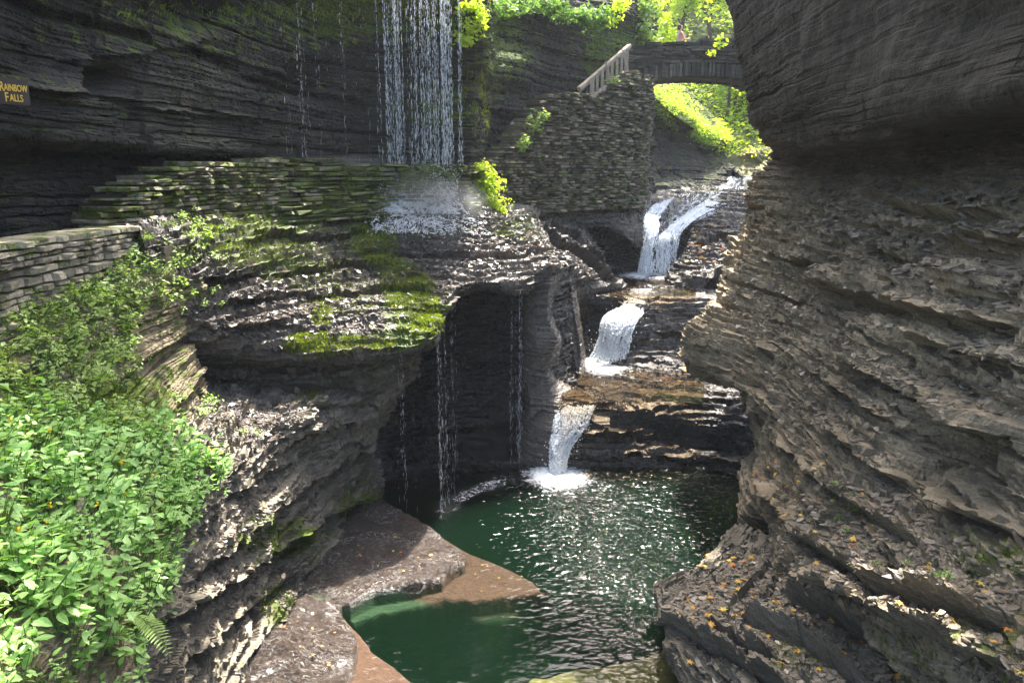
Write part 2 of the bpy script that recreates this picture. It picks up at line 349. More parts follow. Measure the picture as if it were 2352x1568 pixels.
patch('cliff', [[P(*q) for q in r] for r in LW], M['rock'], 1.9, .95, big=1.0, mid=1.3, fine=2.3, lump=.6, terr=.9, tT=.12, seed=31, tan_shade0=.7, moss0=.22, wet0=.2,
      moss=[(640, 1240, 120, 60, .5), (640, 1390, 50, 60, .6), (830, 1150, 60, 50, .5), (250, 960, 120, 60, .6), (560, 980, 120, 40, .25), (800, 830, 120, 30, .4)],
      wet=[(560, 960, 160, 60, .5), (700, 1370, 80, 60, .5), (450, 1150, 80, 80, .4), (860, 1150, 40, 60, .4), (600, 1500, 100, 80, .4)], tan=[(520, 1250, 160, 160, .35), (800, 950, 120, 140, .25), (560, 950, 160, 60, .4)],
      ledges=[([(450, 1290), (700, 1085)], .22, 60, 36), ([(380, 1420), (690, 1200)], .25, 60, 44), ([(430, 1500), (700, 1290)], .2, 60, 40), ([(520, 1130), (660, 1040)], .15, 40, 25), ([(700, 1100), (870, 1000)], .2, 50, 30), ([(640, 1235), (860, 1130)], .3, 60, 60), ([(440, 832), (700, 850), (900, 850)], .18, 12, 16), ([(460, 868), (700, 880), (900, 892)], .16, 14, 14), ([(690, 985), (880, 935)], .18, 30, 22), ([(720, 1050), (870, 970)], .15, 26, 18), ([(700, 930), (900, 915)], .15, 16, 14)])

# left bank (under the retaining wall and the plants)
LB = [
 [(-500,790,5.4),(-300,760,6.5),(0,705,8.1),(200,640,9.6),(310,590,10.9),(450,530,12.8)],
 [(-500,860,4.9),(-300,830,5.9),(0,760,7.7),(200,690,9.1),(330,650,10.4),(470,600,12.3)],
 [(-500,1000,4),(-300,960,4.9),(0,880,6.9),(180,830,8.2),(330,800,9.9),(440,770,11.6)],
 [(-500,1250,3.2),(-300,1200,3.9),(0,1080,5.7),(200,990,7.2),(350,930,9),(480,870,11.9)],
 [(-500,1500,2.8),(-300,1450,3.2),(0,1290,4.6),(200,1180,5.9),(340,1080,7.8),(450,980,10.3)],
 [(-500,1900,2.4),(-300,1800,2.6),(30,1600,3.7),(230,1420,4.9),(340,1290,6.5),(400,1200,7.8)],
 [(-500,2600,2.2),(-300,2500,2.4),(50,2100,3.7),(260,1900,4.8),(340,1600,6.2),(380,1450,7.2)],
]
patch('bank', [[P(*q) for q in r] for r in LB], M['rock_tan'], 3.2, .8, seed=41, tan_shade0=.35, moss0=.5, moss=[(250, 960, 150, 80, .5), (120, 950, 160, 100, .3)], wet0=.15)

# cave wall behind the pool's left half, and the fluted pillar
CV = [
 [(790,740,17.6),(850,740,16.9),(1000,690,18.6),(1060,620,19.6),(1180,620,19.8),(1245,620,18.9),(1320,600,20.5)],
 [(790,860,18.0),(855,860,17.3),(1000,860,18.9),(1100,860,19.3),(1180,860,19.0),(1240,860,18.2),(1320,850,19.4)],
 [(790,985,18.0),(862,985,17.1),(1000,965,18.1),(1100,960,18.4),(1190,950,18.2),(1250,930,17.8),(1330,930,17.9)],
 [(790,1040,18.0),(870,1040,16.8),(1000,1030,17.6),(1100,1025,17.9),(1190,1020,17.8),(1270,1015,17.4),(1330,1015,17.5)],
 [(790,1108,17.5),(870,1108,16.2),(1000,1088,16.6),(1100,1082,16.9),(1190,1080,17.0),(1285,1080,17.0),(1340,1080,17.0)],
 [(790,1160,17.5),(870,1160,16.2),(1000,1140,16.6),(1100,1140,16.9),(1190,1140,17.0),(1285,1140,17.0),(1340,1140,17.0)],
 [(790,1290,17.5),(870,1290,16.2),(1000,1280,16.6),(1100,1280,16.9),(1190,1280,17.0),(1285,1280,17.0),(1340,1280,17.0)],
]
patch('cliff', [[P(*q) for q in r] for r in CV], M['rock_dark'], 2.6, .9, terr=.8, seed=51, tan_shade0=-.5, wet0=.4, wet=[(1220, 960, 80, 90, .6), (1150, 1020, 160, 40, .4)], tan=[(1050, 900, 80, 50, .5), (1240, 780, 50, 60, .5)],  # negative base tone paints the cave's shade into the rock colour
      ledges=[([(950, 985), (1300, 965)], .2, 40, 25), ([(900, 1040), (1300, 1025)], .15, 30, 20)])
PL = [
 [(1195,640,19.3),(1205,640,18.3),(1240,622,17.9),(1268,608,18.0),(1290,605,18.6),(1300,600,20.5)],
 [(1195,720,19.3),(1203,720,18.4),(1232,718,18.0),(1256,715,18.0),(1268,715,18.7),(1275,710,20.5)],
 [(1195,780,19.3),(1203,780,18.3),(1240,785,17.8),(1276,782,17.8),(1288,785,18.5),(1292,785,20.5)],
 [(1190,840,19.3),(1200,845,18.4),(1232,850,18.0),(1254,846,18.0),(1262,850,18.6),(1275,850,20.5)],
 [(1190,900,18.8),(1205,900,18.2),(1235,900,17.8),(1262,880,17.8),(1290,880,18.3),(1310,880,19.5)],
 [(1190,970,18.2),(1210,970,17.7),(1240,965,17.4),(1275,960,17.3),(1310,950,17.5),(1330,950,18.5)],
 [(1190,1040,17.6),(1210,1040,17.3),(1240,1035,17.1),(1275,1030,17.0),(1310,1030,17.1),(1340,1030,17.6)],
 [(1190,1110,17.2),(1210,1110,17.1),(1240,1110,17.0),(1275,1110,17.0),(1310,1110,17.0),(1340,1110,17.2)],
]
patch('rock_pillar', [[P(*q) for q in r] for r in PL], M['rock_wet'], 1.6, .35, big=.6, lump=.9, fine=1.5, seed=61, tan_shade0=.6, wet0=.55)
RB = [
 [(1285,640,21.4),(1292,655,20.6),(1306,655,20.3),(1318,665,20.6),(1322,670,21.6)],
 [(1292,700,21.4),(1302,700,20.5),(1316,705,20.3),(1328,712,20.7),(1330,715,21.6)],
 [(1306,760,21.2),(1316,760,20.4),(1328,765,20.3),(1336,770,20.7),(1338,775,21.6)],
 [(1318,820,21),(1324,820,20.3),(1334,822,20.2),(1344,825,20.6),(1348,825,21.4)],
 [(1320,880,20.5),(1326,880,19.8),(1338,885,19.6),(1350,885,20),(1360,885,21)],
]
patch('rock_rib', [[P(*q) for q in r] for r in RB], M['rock_wet'], 1.8, .3, seed=63, lump=.8, tan_shade0=.6, wet0=.5)
RM = [
 [(1215,860,18.9),(1245,842,19.2),(1285,868,19.3),(1340,895,19.0),(1400,930,18.5)],
 [(1210,875,18.2),(1242,850,18.5),(1283,876,18.4),(1342,903,18.2),(1400,935,17.9)],
 [(1215,900,17.8),(1245,875,17.9),(1285,900,17.9),(1340,922,17.9),(1400,955,17.6)],
 [(1220,960,17.5),(1250,940,17.5),(1290,960,17.5),(1345,965,17.4),(1400,985,17.2)],
]
patch('rock_rim', [[P(*q) for q in r] for r in RM], M['rock_wet'], 1.7, .4, seed=65, big=.4, lump=.7, tan_shade0=.55, wet0=.6)

# stream bed: pool back wall, middle pool, cascade steps, upper pool, cave and slide
cG = [1230, 1300, 1350, 1400, 1440, 1480, 1530, 1590, 1650, 1760]
def rowG(py, d): return [P(a, b, c) for a, b, c in zip(cG, py, d)]
BG = [
 rowG([385]*10, [46]*10),
 rowG([400,400,400,400,400,400,402,402,400,395], [33,33,33,33,34,36,38,40,42,42]),
 rowG([430,430,430,430,430,430,430,432,432,432], [30,30,30.5,31,31,33,34.5,35,35.5,36]),
 rowG([452,452,452,452,455,450,445,440,438,438], [28,28,28.3,28.8,29.5,31,32,33.5,34.5,35]),
 rowG([490,490,495,500,495,475,480,478,470,470], [26.6,27,27.2,27.4,27.8,29,29.5,31,32,33]),
 rowG([520,512,510,515,530,545,530,508,505,505], [26,26.6,26.9,27.0,26.8,26.9,27.6,29.2,30,31]),
 rowG([530,518,516,522,545,575,548,520,515,515], [26.2,26.6,26.9,27.0,26.6,26.4,27.3,28.6,29.6,30.6]),
 rowG([545,532,530,540,560,583,560,535,530,530], [27.8,28.4,28.8,28.9,28.6,28.2,28.8,29.8,30.4,31]),
 rowG([620,622,625,626,626,627,627,626,620,620], [27.8,27.9,28,28,28,27.9,27.7,27.6,27.6,28]),
 rowG([640,645,650,650,648,645,645,645,645,645], [26,25.5,25,25,25.2,25.3,25.3,25.3,25.2,25]),
 rowG([660,664,668,670,673,673,672,672,672,672], [23.4,23.4,23.3,23.2,22.9,22.9,23.0,23.2,23.2,23.2]),
 rowG([672,676,680,684,682,680,680,682,682,682], [22.8,22.8,22.7,22.6,22.5,22.5,22.6,22.6,22.6,22.6]),
 rowG([720,722,722,722,708,700,700,705,705,705], [22.9,22.9,22.9,22.7,22.0,22.0,22.2,22.3,22.4,22.4]),
 rowG([780,780,780,760,745,745,745,745,745,745], [22.2,22.2,22.2,21.6,21.4,21.5,21.9,22.0,22.1,22.1]),
 rowG([832,832,830,815,805,800,795,795,795,795], [21.3,21.3,21.3,21.2,21.1,21.1,21.3,21.4,21.4,21.4]),
 rowG([850,850,848,845,842,840,830,825,825,825], [20.6,20.6,20.6,20.5,20.5,20.5,20.6,20.7,20.7,20.7]),
 rowG([900,905,905,905,905,905,905,905,905,905], [18.9,18.7,18.6,18.5,18.5,18.5,18.6,18.6,18.6,18.6]),
 rowG([930,925,922,928,935,945,950,965,975,990], [18.0,17.8,17.8,17.7,17.6,17.7,17.8,17.8,17.7,17.5]),
 rowG([975,965,962,968,975,985,990,1000,1010,1030], [17.7,17.5,17.5,17.5,17.5,17.7,17.9,17.9,17.8,17.6]),
 rowG([1020,1015,1010,1012,1015,1020,1025,1035,1045,1065], [17.4,17.1,17.1,17.1,17.1,17.2,17.3,17.3,17.2,17.0]),
 rowG([1082,1082,1081,1081,1080,1080,1082,1084,1088,1095], [17.0,17.0,17.0,17.0,17.0,17.0,17.0,16.9,16.8,16.6]),
 rowG([1150]*10, [17.0]*10), rowG([1280]*10, [17.0]*10),
]
patch('streambed', BG, M['rock_wet'], 1.7, .5, big=.6, mid=1.2, fine=1.6, lump=.4, terr=.9, tT=.14, seed=71, tan_shade0=.25, wet0=.45,
      wet=[(1400, 980, 200, 60, .4), (1600, 460, 160, 60, .4), (1400, 760, 120, 80, .3)], tan=[(1380, 475, 120, 30, .35), (1430, 550, 60, 30, .5), (1520, 1050, 160, 30, .2), (1410, 585, 100, 55, -1.0), (1560, 590, 60, 50, -.8), (1320, 720, 60, 80, -.8), (1620, 400, 120, 30, -.6), (1620, 1000, 200, 90, -.5)],  # negative spots paint shade in the caves, riser and buttress recess
      ledges=[([(1240, 985), (1500, 1000), (1760, 1040)], .15, 20, 14), ([(1240, 1030), (1500, 1045), (1760, 1075)], .12, 18, 10), ([(1480, 404), (1710, 404)], .4, 8, 26), ([(1250, 492), (1480, 480)], .12, 12, 8)])
# rocks on the left of the upper channel
KK = [
 [(1080,440,27),(1130,450,26.5),(1250,445,27.2),(1360,455,28),(1480,470,28.6)],
 [(1130,480,23),(1180,495,23.8),(1265,505,25.2),(1335,508,27),(1350,512,27.8)],
 [(1200,520,22.2),(1240,530,22.6),(1310,548,24),(1360,560,25.5),(1378,565,26.4)],
 [(1260,570,21.6),(1290,580,22),(1340,600,23.3),(1392,622,24.5),(1402,625,25.4)],
 [(1290,610,21.4),(1315,618,21.7),(1370,640,22.8),(1425,655,23.6),(1445,660,24.2)],
 [(1290,640,21.5),(1315,650,21.9),(1365,660,22.9),(1420,672,23.5),(1450,672,24)],
 [(1300,730,22),(1320,730,22.2),(1360,730,22.9),(1400,720,23.6),(1440,720,24)],
 [(1300,850,21.6),(1320,850,21.8),(1350,850,22.3),(1390,850,22.9),(1430,850,23.5)],
]
patch('rock_ledge', [[P(*q) for q in r] for r in KK], M['rock_wet'], 1.7, .6, big=.8, mid=1.3, fine=1.5, terr=1.0, tT=.14, seed=81, tan_shade0=.4, wet0=.32, moss=[(1180, 500, 60, 30, .6)],
      tan=[(1380, 720, 60, 60, -.5)], ledges=[([(1180, 500), (1290, 560), (1420, 640)], .25, 20, 16), ([(1240, 500), (1330, 540), (1400, 600)], .2, 16, 14)])  # negative spot paints shade onto the face below the ledge
# rocks on the right of the upper channel
LL = [
 [(1640,440,34),(1690,430,34),(1760,430,34)],
 [(1595,510,28.5),(1650,490,29.5),(1780,480,30)],
 [(1580,560,26.6),(1650,560,26),(1780,560,26)],
 [(1545,610,25.6),(1630,610,24.8),(1780,610,24.5)],
 [(1528,645,25.2),(1600,640,24),(1780,650,23.5)],
 [(1540,672,24.6),(1600,672,24.2),(1780,690,24)],
 [(1500,695,22.7),(1580,700,23.0),(1780,720,23.4)],
 [(1480,750,22.0),(1560,745,22.2),(1780,760,22.6)],
 [(1430,795,21.2),(1530,790,21.4),(1780,790,21.6)],
 [(1440,825,20.6),(1540,822,20.7),(1780,830,20.8)],
 [(1500,852,20.0),(1580,845,19.9),(1780,860,19.8)],
 [(1438,906,18.7),(1530,880,19.1),(1780,890,18.9)],
 [(1445,930,18.0),(1560,945,18.1),(1780,980,17.8)],
 [(1460,948,18.5),(1580,975,18.9),(1780,1010,18.6)],
 [(1470,1000,18.3),(1590,1030,18.2),(1780,1060,17.9)],
]
patch('rock_ledge', [[P(*q) for q in r] for r in LL], M['rock_wet'], 1.7, .6, big=.8, mid=1.3, fine=1.5, terr=1.0, tT=.14, seed=91, tan_shade0=.25, wet0=.3, wet=[(1550, 720, 80, 50, .4)],
      tan=[(1650, 950, 120, 110, -.8), (1560, 760, 100, 60, -.3)], ledges=[([(1500, 735), (1640, 745)], .25, 25, 18), ([(1440, 765), (1620, 790)], .25, 20, 16), ([(1530, 650), (1640, 640), (1700, 620)], .3, 30, 16), ([(1590, 560), (1700, 540)], .2, 20, 12)])  # negative tone paints shade under the buttress into these ledges

# right wall: hanging bulge, recess and broken slope, buttress, benches to the water
RW = [
 [(1720,-500,6.6),(1640,-500,6.0),(1800,-500,5.6),(1950,-500,5.4),(2150,-500,5.4),(2352,-500,5.3),(2800,-500,5.2),(3600,-500,5)],
 [(1730,-60,6.4),(1666,-60,5.3),(1780,-60,5.0),(1950,-60,4.8),(2150,-60,4.6),(2352,-60,4.5),(2800,-60,4.3),(3600,-60,4.2)],
 [(1740,80,6.6),(1688,80,5.5),(1790,90,5.1),(1950,80,4.9),(2150,70,4.7),(2352,60,4.6),(2800,50,4.4),(3600,0,4.2)],
 [(1760,230,7.0),(1716,230,5.8),(1800,230,5.3),(1950,220,5.0),(2150,200,4.7),(2352,180,4.6),(2800,150,4.4),(3600,100,4.2)],
 [(1800,335,7.4),(1766,340,6.3),(1850,336,5.7),(1950,322,5.3),(2150,288,5.0),(2352,250,4.9),(2800,190,4.7),(3600,120,4.4)],
 [(1800,362,7.6),(1768,360,6.8),(1850,362,7.0),(1950,350,7.0),(2150,315,6.8),(2352,280,6.6),(2800,220,6.2),(3600,150,5.8)],
 [(1790,410,7.3),(1735,412,6.4),(1820,430,6.6),(1950,430,6.6),(2150,410,6.5),(2352,380,6.3),(2800,350,5.9),(3600,300,5.5)],
 [(1760,520,6.9),(1692,525,5.8),(1800,540,5.9),(1950,545,6.0),(2150,540,5.9),(2352,520,5.7),(2800,500,5.4),(3600,480,5)],
 [(1720,650,6.4),(1650,660,5.0),(1760,690,5.4),(1950,690,5.6),(2150,690,5.5),(2352,690,5.3),(2800,690,5.1),(3600,690,4.8)],
 [(1680,770,5.8),(1572,780,4.0),(1720,800,4.9),(1940,830,5.2),(2150,860,5.2),(2352,880,5.1),(2800,920,4.9),(3600,950,4.6)],
 [(1700,860,5.9),(1592,852,4.3),(1735,900,4.8),(1930,960,4.9),(2150,1000,5.1),(2352,1040,5.0),(2800,1120,4.8),(3600,1200,4.5)],
 [(1780,900,6.6),(1705,900,5.3),(1770,980,4.8),(1930,1080,4.6),(2130,1150,4.9),(2352,1180,4.9),(2800,1300,4.7),(3600,1450,4.4)],
 [(1790,1000,6.2),(1722,1010,5.1),(1780,1100,4.6),(1920,1200,4.3),(2120,1280,4.4),(2352,1330,4.6),(2800,1480,4.5),(3600,1700,4.2)],
 [(1790,1080,6.0),(1692,1090,4.65),(1760,1180,4.35),(1890,1280,4.0),(2090,1370,4.1),(2352,1440,4.3),(2800,1620,4.2),(3600,1950,4)],
 [(1790,1150,6.0),(1690,1190,4.6),(1790,1300,4.2),(1950,1390,3.85),(2130,1480,3.9),(2352,1570,4.1),(2800,1780,4),(3600,2200,3.8)],
 [(1790,1240,6.0),(1705,1240,4.9),(1810,1340,4.6),(1980,1440,4.2),(2160,1540,4.1),(2380,1650,4.2),(2800,1900,4.1),(3600,2400,3.9)],
 [(1790,1400,6.0),(1720,1400,5.0),(1830,1480,4.7),(2000,1580,4.3),(2200,1700,4.2),(2400,1850,4.3),(2800,2200,4.2),(3600,2900,4)],
]
patch('cliff', [[PXW(*q) for q in r] for r in RW], M['rock_tan'], 1.9, 1.0, big=1.1, mid=1.4, fine=2.0, lump=.6, terr=1.0, tT=.12, seed=101, calm=[(2050, 60, 560, 260, 1.0), (2300, 240, 300, 60, .5), (1960, 400, 300, 60, .3)], tan_shade0=.45, moss0=.12, wet0=.05,
      moss=[(2200, 1500, 250, 100, .4), (1950, 1150, 120, 60, .2), (2300, 1300, 100, 50, .5), (1850, 480, 120, 60, .2), (2250, 1250, 160, 60, .3)],
      tan=[(2050, 80, 620, 250, -1.6), (2250, 700, 250, 120, .35), (2280, 820, 120, 60, .3), (2100, 480, 250, 60, .3), (1700, 700, 120, 90, .3), (1950, 420, 200, 50, -.1), (2080, 1000, 120, 60, .2), (1850, 1180, 100, 80, -.2), (2150, 850, 140, 40, .3)],  # large negative spot paints the overhang's shade into the bulge colour
      bumps=[(1960, 690, 70, 22, -.5), (2130, 1000, 50, 90, -.7, -10), (2230, 1010, 70, 50, -.6), (2250, 575, 90, 25, -.4), (1990, 780, 60, 60, .25), (2300, 990, 60, 60, .3),
             (1720, 1230, 30, 40, -.6), (1650, 920, 60, 40, -.4), (2090, 640, 60, 30, .3), (2240, 640, 60, 40, .4), (1960, 630, 90, 25, .3)],
      ledges=[([(1880, 640), (2100, 700), (2352, 745)], .38, 45, 45), ([(1990, 560), (2120, 590)], .3, 30, 30), ([(2050, 470), (2200, 500), (2352, 500)], .25, 30, 25), ([(1940, 820), (2100, 900), (2300, 960)], .35, 45, 40),
              ([(1900, 870), (2100, 990)], .25, 35, 30), ([(1870, 950), (2080, 1110)], .25, 40, 30), ([(2110, 870), (2360, 985)], .4, 40, 60), ([(2100, 770), (2360, 830)], .3, 40, 40), ([(1700, 905), (1760, 960)], .2, 30, 20),
              ([(1720, 1060), (1850, 1230), (2000, 1330)], .3, 50, 40), ([(1790, 1010), (1960, 1150), (2130, 1260)], .22, 40, 30), ([(2150, 1130), (2360, 1230)], .35, 45, 50), ([(1980, 1330), (2360, 1450)], .35, 50, 45), ([(1870, 1310), (2100, 1440), (2360, 1540)], .35, 40, 50),
              ([(1760, 580), (1900, 600)], .2, 30, 20), ([(1720, 760), (1800, 820)], .25, 40, 30)])
# low bench at the water's edge, near right
NB = [
 [(1690,1236,-.9),(1698,1222,.25),(1705,1212,.55),(1750,1225,.75),(1830,1250,1.1),(1950,1290,1.5),(2200,1400,2)],
 [(1600,1330,-.9),(1606,1312,.2),(1612,1296,.55),(1700,1312,.85),(1820,1345,1.15),(1980,1400,1.6),(2250,1500,2.1)],
 [(1520,1400,-.9),(1518,1375,.2),(1522,1356,.6),(1640,1380,.9),(1830,1430,1.2),(2040,1500,1.7),(2320,1590,2.2)],
 [(1545,1450,-.9),(1532,1430,.2),(1534,1402,.62),(1660,1460,.95),(1850,1530,1.3),(2060,1600,1.7),(2360,1680,2.2)],
 [(1572,1530,-.9),(1556,1500,.15),(1548,1458,.6),(1680,1530,.9),(1860,1620,1.2),(2080,1700,1.6),(2380,1780,2)],
 [(1590,1620,-.9),(1580,1590,.0),(1572,1560,.3),(1700,1650,.5),(1880,1740,.8),(2100,1820,1.2),(2400,1900,1.6)],
]
patch('rock_bench', [[PZ(*q) for q in r] for r in NB], M['rock'], 1.8, .65, big=.9, mid=1.4, fine=1.5, lump=.8, terr=.9, tT=.10, seed=111, tan_shade0=.55, moss0=.2, moss=[(1850, 1500, 100, 60, .3)],
      ledges=[([(1530, 1420), (1700, 1510), (1850, 1600)], .3, 40, 40), ([(1700, 1400), (1850, 1480), (2000, 1570)], .25, 40, 35), ([(1620, 1420), (1800, 1530)], .2, 30, 25), ([(1800, 1350), (2000, 1450), (2150, 1560)], .3, 40, 40)])

# ================================================================== scatter tools
def inst(tv, tf, pos, Rm, sc, jit=0.0, seed=0, rnd=None):
    """tv (k,3) template, tf list of faces arrays; pos (n,3); Rm (n,3,3); sc (n,) or (n,3)"""
    n = len(pos); k = len(tv); sc = np.asarray(sc, float)
    if sc.ndim == 1: sc = np.repeat(sc[:, None], 3, 1)
    r = np.random.default_rng(seed)
    T = tv[None] * sc[:, None, :]
    if jit: T = T * (1 + jit * (r.random((n, k, 3)) * 2 - 1))
    V = np.einsum('nij,nkj->nki', Rm, T) + pos[:, None, :]
    off = (np.arange(n) * k)[:, None, None]
    F = [(f[None] + off).reshape(-1, f.shape[1]) for f in tf]
    rr = (r.random(n) if rnd is None else rnd); A = np.repeat(rr, k)
    return V.reshape(-1, 3), F, A
def frames(up, spin, tilt=0.0, seed=0):
    """rotation matrices whose z axis is near 'up'"""
    r = np.random.default_rng(seed); n = len(up)
    z = up + tilt * r.normal(size=(n, 3)); z /= np.linalg.norm(z, axis=1, keepdims=True) + 1e-9
    a = np.stack([np.cos(spin), np.sin(spin), np.zeros(n)], 1); x = a - z * np.sum(a * z, 1, keepdims=True)
    x /= np.linalg.norm(x, axis=1, keepdims=True) + 1e-9; y = np.cross(z, x)
    return np.stack([x, y, z], 2)
def join(parts):
    V = []; F = {}; A = []; o = 0
    for v, f, a in parts:
        V.append(v); A.append(a)
        for q in f: F.setdefault(q.shape[1], []).append(q + o)
        o += len(v)
    return np.concatenate(V), [np.concatenate(x) for x in F.values()], np.concatenate(A)
LEAF_V = np.array([[0, 0, 0], [.28, .24, .05], [.62, .25, .03], [1, 0, -.10], [.62, -.25, .03], [.28, -.24, .05], [.32, 0, 0.0], [.66, 0, -.03]])
LEAF_F = [np.array([[1, 0, 6], [2, 7, 3], [3, 7, 4], [6, 0, 5]]), np.array([[2, 1, 6, 7], [4, 7, 6, 5]])]
CARD_V = np.array([[0, 0, 0], [.5, .3, .06], [1, 0, -.05], [.5, -.3, .06]]); CARD_F = [np.array([[0, 1, 2, 3]])]
def chip_t(k=6):
    a = np.arange(k) / k * 2 * np.pi; r = np.array([.5, .42, .5, .36, .5, .4])[:k]
    p = np.stack([np.cos(a) * r, np.sin(a) * r * .7], 1)
    V = np.concatenate([np.c_[p, np.full(k, .5)], np.c_[p * 1.06, np.full(k, -.5)]])
    i = np.arange(k); j = (i + 1) % k
    return V, [i[None], np.stack([i, i + k, j + k, j], 1)]
CH_V, CH_F = chip_t()
def sel(surf, bl, n, seed=0, upmin=-1.0, cut=.12):
    if isinstance(surf, str): surf = SN[surf]
    V, N, px, py = surf; r = np.random.default_rng(seed); wt = np.clip(blob(px, py, bl), 0, 1); wt[wt < cut] = 0
    wt *= (N[:, 2] > upmin) * np.linalg.norm(V - EYE, axis=1) ** 2 ** .5
    vis = np.sum(N * (EYE - V), 1) > -.3 * np.linalg.norm(V - EYE, axis=1); wt = wt * vis
    if wt.sum() <= 0: return np.zeros((0, 3)), np.zeros((0, 3))
    i = r.choice(len(V), n, p=wt / wt.sum()); return V[i] + r.normal(size=(n, 3)) * .008, N[i]
def tube_mesh(pts, rad, k=6):
    pts = np.asarray(pts, float); rad = np.asarray(rad, float); n = len(pts)
    d = np.gradient(pts, axis=0); d /= np.linalg.norm(d, axis=1, keepdims=True) + 1e-9
    ref = np.where(np.abs(d[:, 2:3]) > .9, [[1., 0, 0]], [[0., 0, 1.]]); x = np.cross(d, ref); x /= np.linalg.norm(x, axis=1, keepdims=True) + 1e-9
    y = np.cross(d, x); a = np.arange(k) / k * 2 * np.pi
    V = pts[:, None] + rad[:, None, None] * (np.cos(a)[None, :, None] * x[:, None] + np.sin(a)[None, :, None] * y[:, None])
    i = np.arange(n - 1)[:, None] * k + np.arange(k)[None]; j = np.arange(n - 1)[:, None] * k + (np.arange(k)[None] + 1) % k
    F = np.stack([i, j, j + k, i + k], 2).reshape(-1, 4)
    caps = np.stack([np.arange(k)[::-1], np.arange(k) + (n - 1) * k])
    fs = [F] if k == 4 else [F, caps]
    if k == 4: fs = [np.concatenate([F, caps])]
    return V.reshape(-1, 3), fs, np.full(n * k, random.random())
def box(a, b, jit=0):
    a = np.minimum(a, b), np.maximum(a, b); lo, hi = a
    V = np.array([[x, y, z] for x in (lo[0], hi[0]) for y in (lo[1], hi[1]) for z in (lo[2], hi[2])], float)
    if jit: V += rng.normal(size=V.shape) * jit
    return V, [np.array([[0, 1, 3, 2], [4, 6, 7, 5], [0, 4, 5, 1], [2, 3, 7, 6], [0, 2, 6, 4], [1, 5, 7, 3]])], np.full(8, random.random())
def beam(p, q, w_, h_, up=(0, 0, 1)):
    p, q = np.array(p, float), np.array(q, float); d = (q - p) / np.linalg.norm(q - p); u = np.array(up, float); s = np.cross(d, u); s /= np.linalg.norm(s); u = np.cross(s, d)
    V = np.array([c + i * s * w_ / 2 + j * u * h_ / 2 for c in (p, q) for i in (-1, 1) for j in (-1, 1)])
    return V, [np.array([[0, 1, 3, 2], [4, 6, 7, 5], [0, 4, 5, 1], [2, 3, 7, 6], [0, 2, 6, 4], [1, 5, 7, 3]])], np.full(8, random.random())
def put(name, part, mat, parent=None, smooth=False):
    V, F, A = part; return mk(name, V, F, mat, smooth, parent, {'rnd': A})

# ================================================================== loose shale, litter
M['chip'] = rock_mat('shale_chip', (.07, .058, .043), (.165, .135, .095), (.29, .24, .175), rough=.7, bump=.3)
M['chip_wet'] = rock_mat('wet_shale_chip', (.04, .034, .029), (.11, .092, .078), (.22, .19, .165), rough=.36, bump=.3)
skeys = list(SURF.keys())
SN = {'cliffA': SURF['cliff'], 'path': SURF['path'], 'slab': SURF['rock_slab'], 'bank': SURF['bank']}
cl = [k for k in skeys if k.startswith('cliff')]; SN['LW'] = SURF[cl[1]]; SN['CV'] = SURF[cl[2]]; SN['RW'] = SURF[cl[3]]
rl = [k for k in skeys if k.startswith('rock_ledge')]; SN['KK'] = SURF[rl[0]]; SN['LL'] = SURF[rl[1]]; SN['bench'] = SURF['rock_bench']; SN['bed'] = SURF['streambed']
def chips(name, jobs, mat):
    parts = []
    for s, bl, n, smin, smax, up, seed in jobs:
        p, nn = sel(SN[s], bl, n, seed, up)
        if not len(p): continue
        r = np.random.default_rng(seed + 1); u = nn * .45 + np.array([0, 0, .8])
        R = frames(u, r.random(n) * 6.28, .22, seed); sz = smin + (smax - smin) * r.random(n) ** 2.5
        sc = np.stack([sz * (1 + .6 * r.random(n)), sz * (.7 + .5 * r.random(n)), .006 + sz * .10 * (.4 + r.random(n))], 1)
        parts.append(inst(CH_V, CH_F, p + u * .01, R, sc, .22, seed + 2))
    V, F, A = join(parts); o = mk(name, V, F, mat, attrs={'tan': .3 + .6 * A, 'wet': .3 + .2 * A}); tag(o, kind='stuff', label='thin broken shale plates lying loose on the rock ledges', cat='rock rubble'); return o
chips('shale_rubble', [
  ('RW', [(2200, 480, 260, 110, 1), (2250, 660, 200, 60, .8), (2000, 500, 160, 80, .7)], 3600, .04, .26, -.2, 1),
  ('RW', [(2250, 850, 150, 80, 1), (2050, 900, 250, 120, .7), (1850, 700, 160, 120, .5)], 3000, .03, .16, .0, 2),
  ('RW', [(1950, 1230, 160, 110, 1), (2150, 1350, 200, 90, .8), (2250, 1520, 200, 60, .7)], 5200, .03, .15, .1, 3),
  ('bench', [(1750, 1420, 230, 130, 1), (2000, 1530, 200, 60, .7)], 4200, .02, .12, .2, 4)], M['chip'])
chips('wet_shale_rubble', [
  ('slab', [(1120, 560, 170, 60, 1), (950, 540, 200, 50, .7), (650, 740, 260, 60, 1), (850, 660, 200, 60, .6)], 7000, .03, .16, .15, 5),
  ('LW', [(560, 960, 170, 70, 1), (430, 900, 110, 60, .7), (450, 1130, 80, 100, .6)], 4200, .02, .12, .1, 6),
  ('LW', [(560, 1250, 160, 180, .6)], 1800, .03, .12, .2, 7),
  ('KK', [(1260, 550, 150, 80, 1)], 1500, .04, .2, .15, 8), ('LL', [(1620, 560, 120, 100, 1), (1600, 880, 130, 50, .7)], 1800, .04, .2, .2, 9),
  ('bed', [(1380, 480, 150, 30, 1)], 900, .04, .2, .1, 10)], M['chip_wet'])

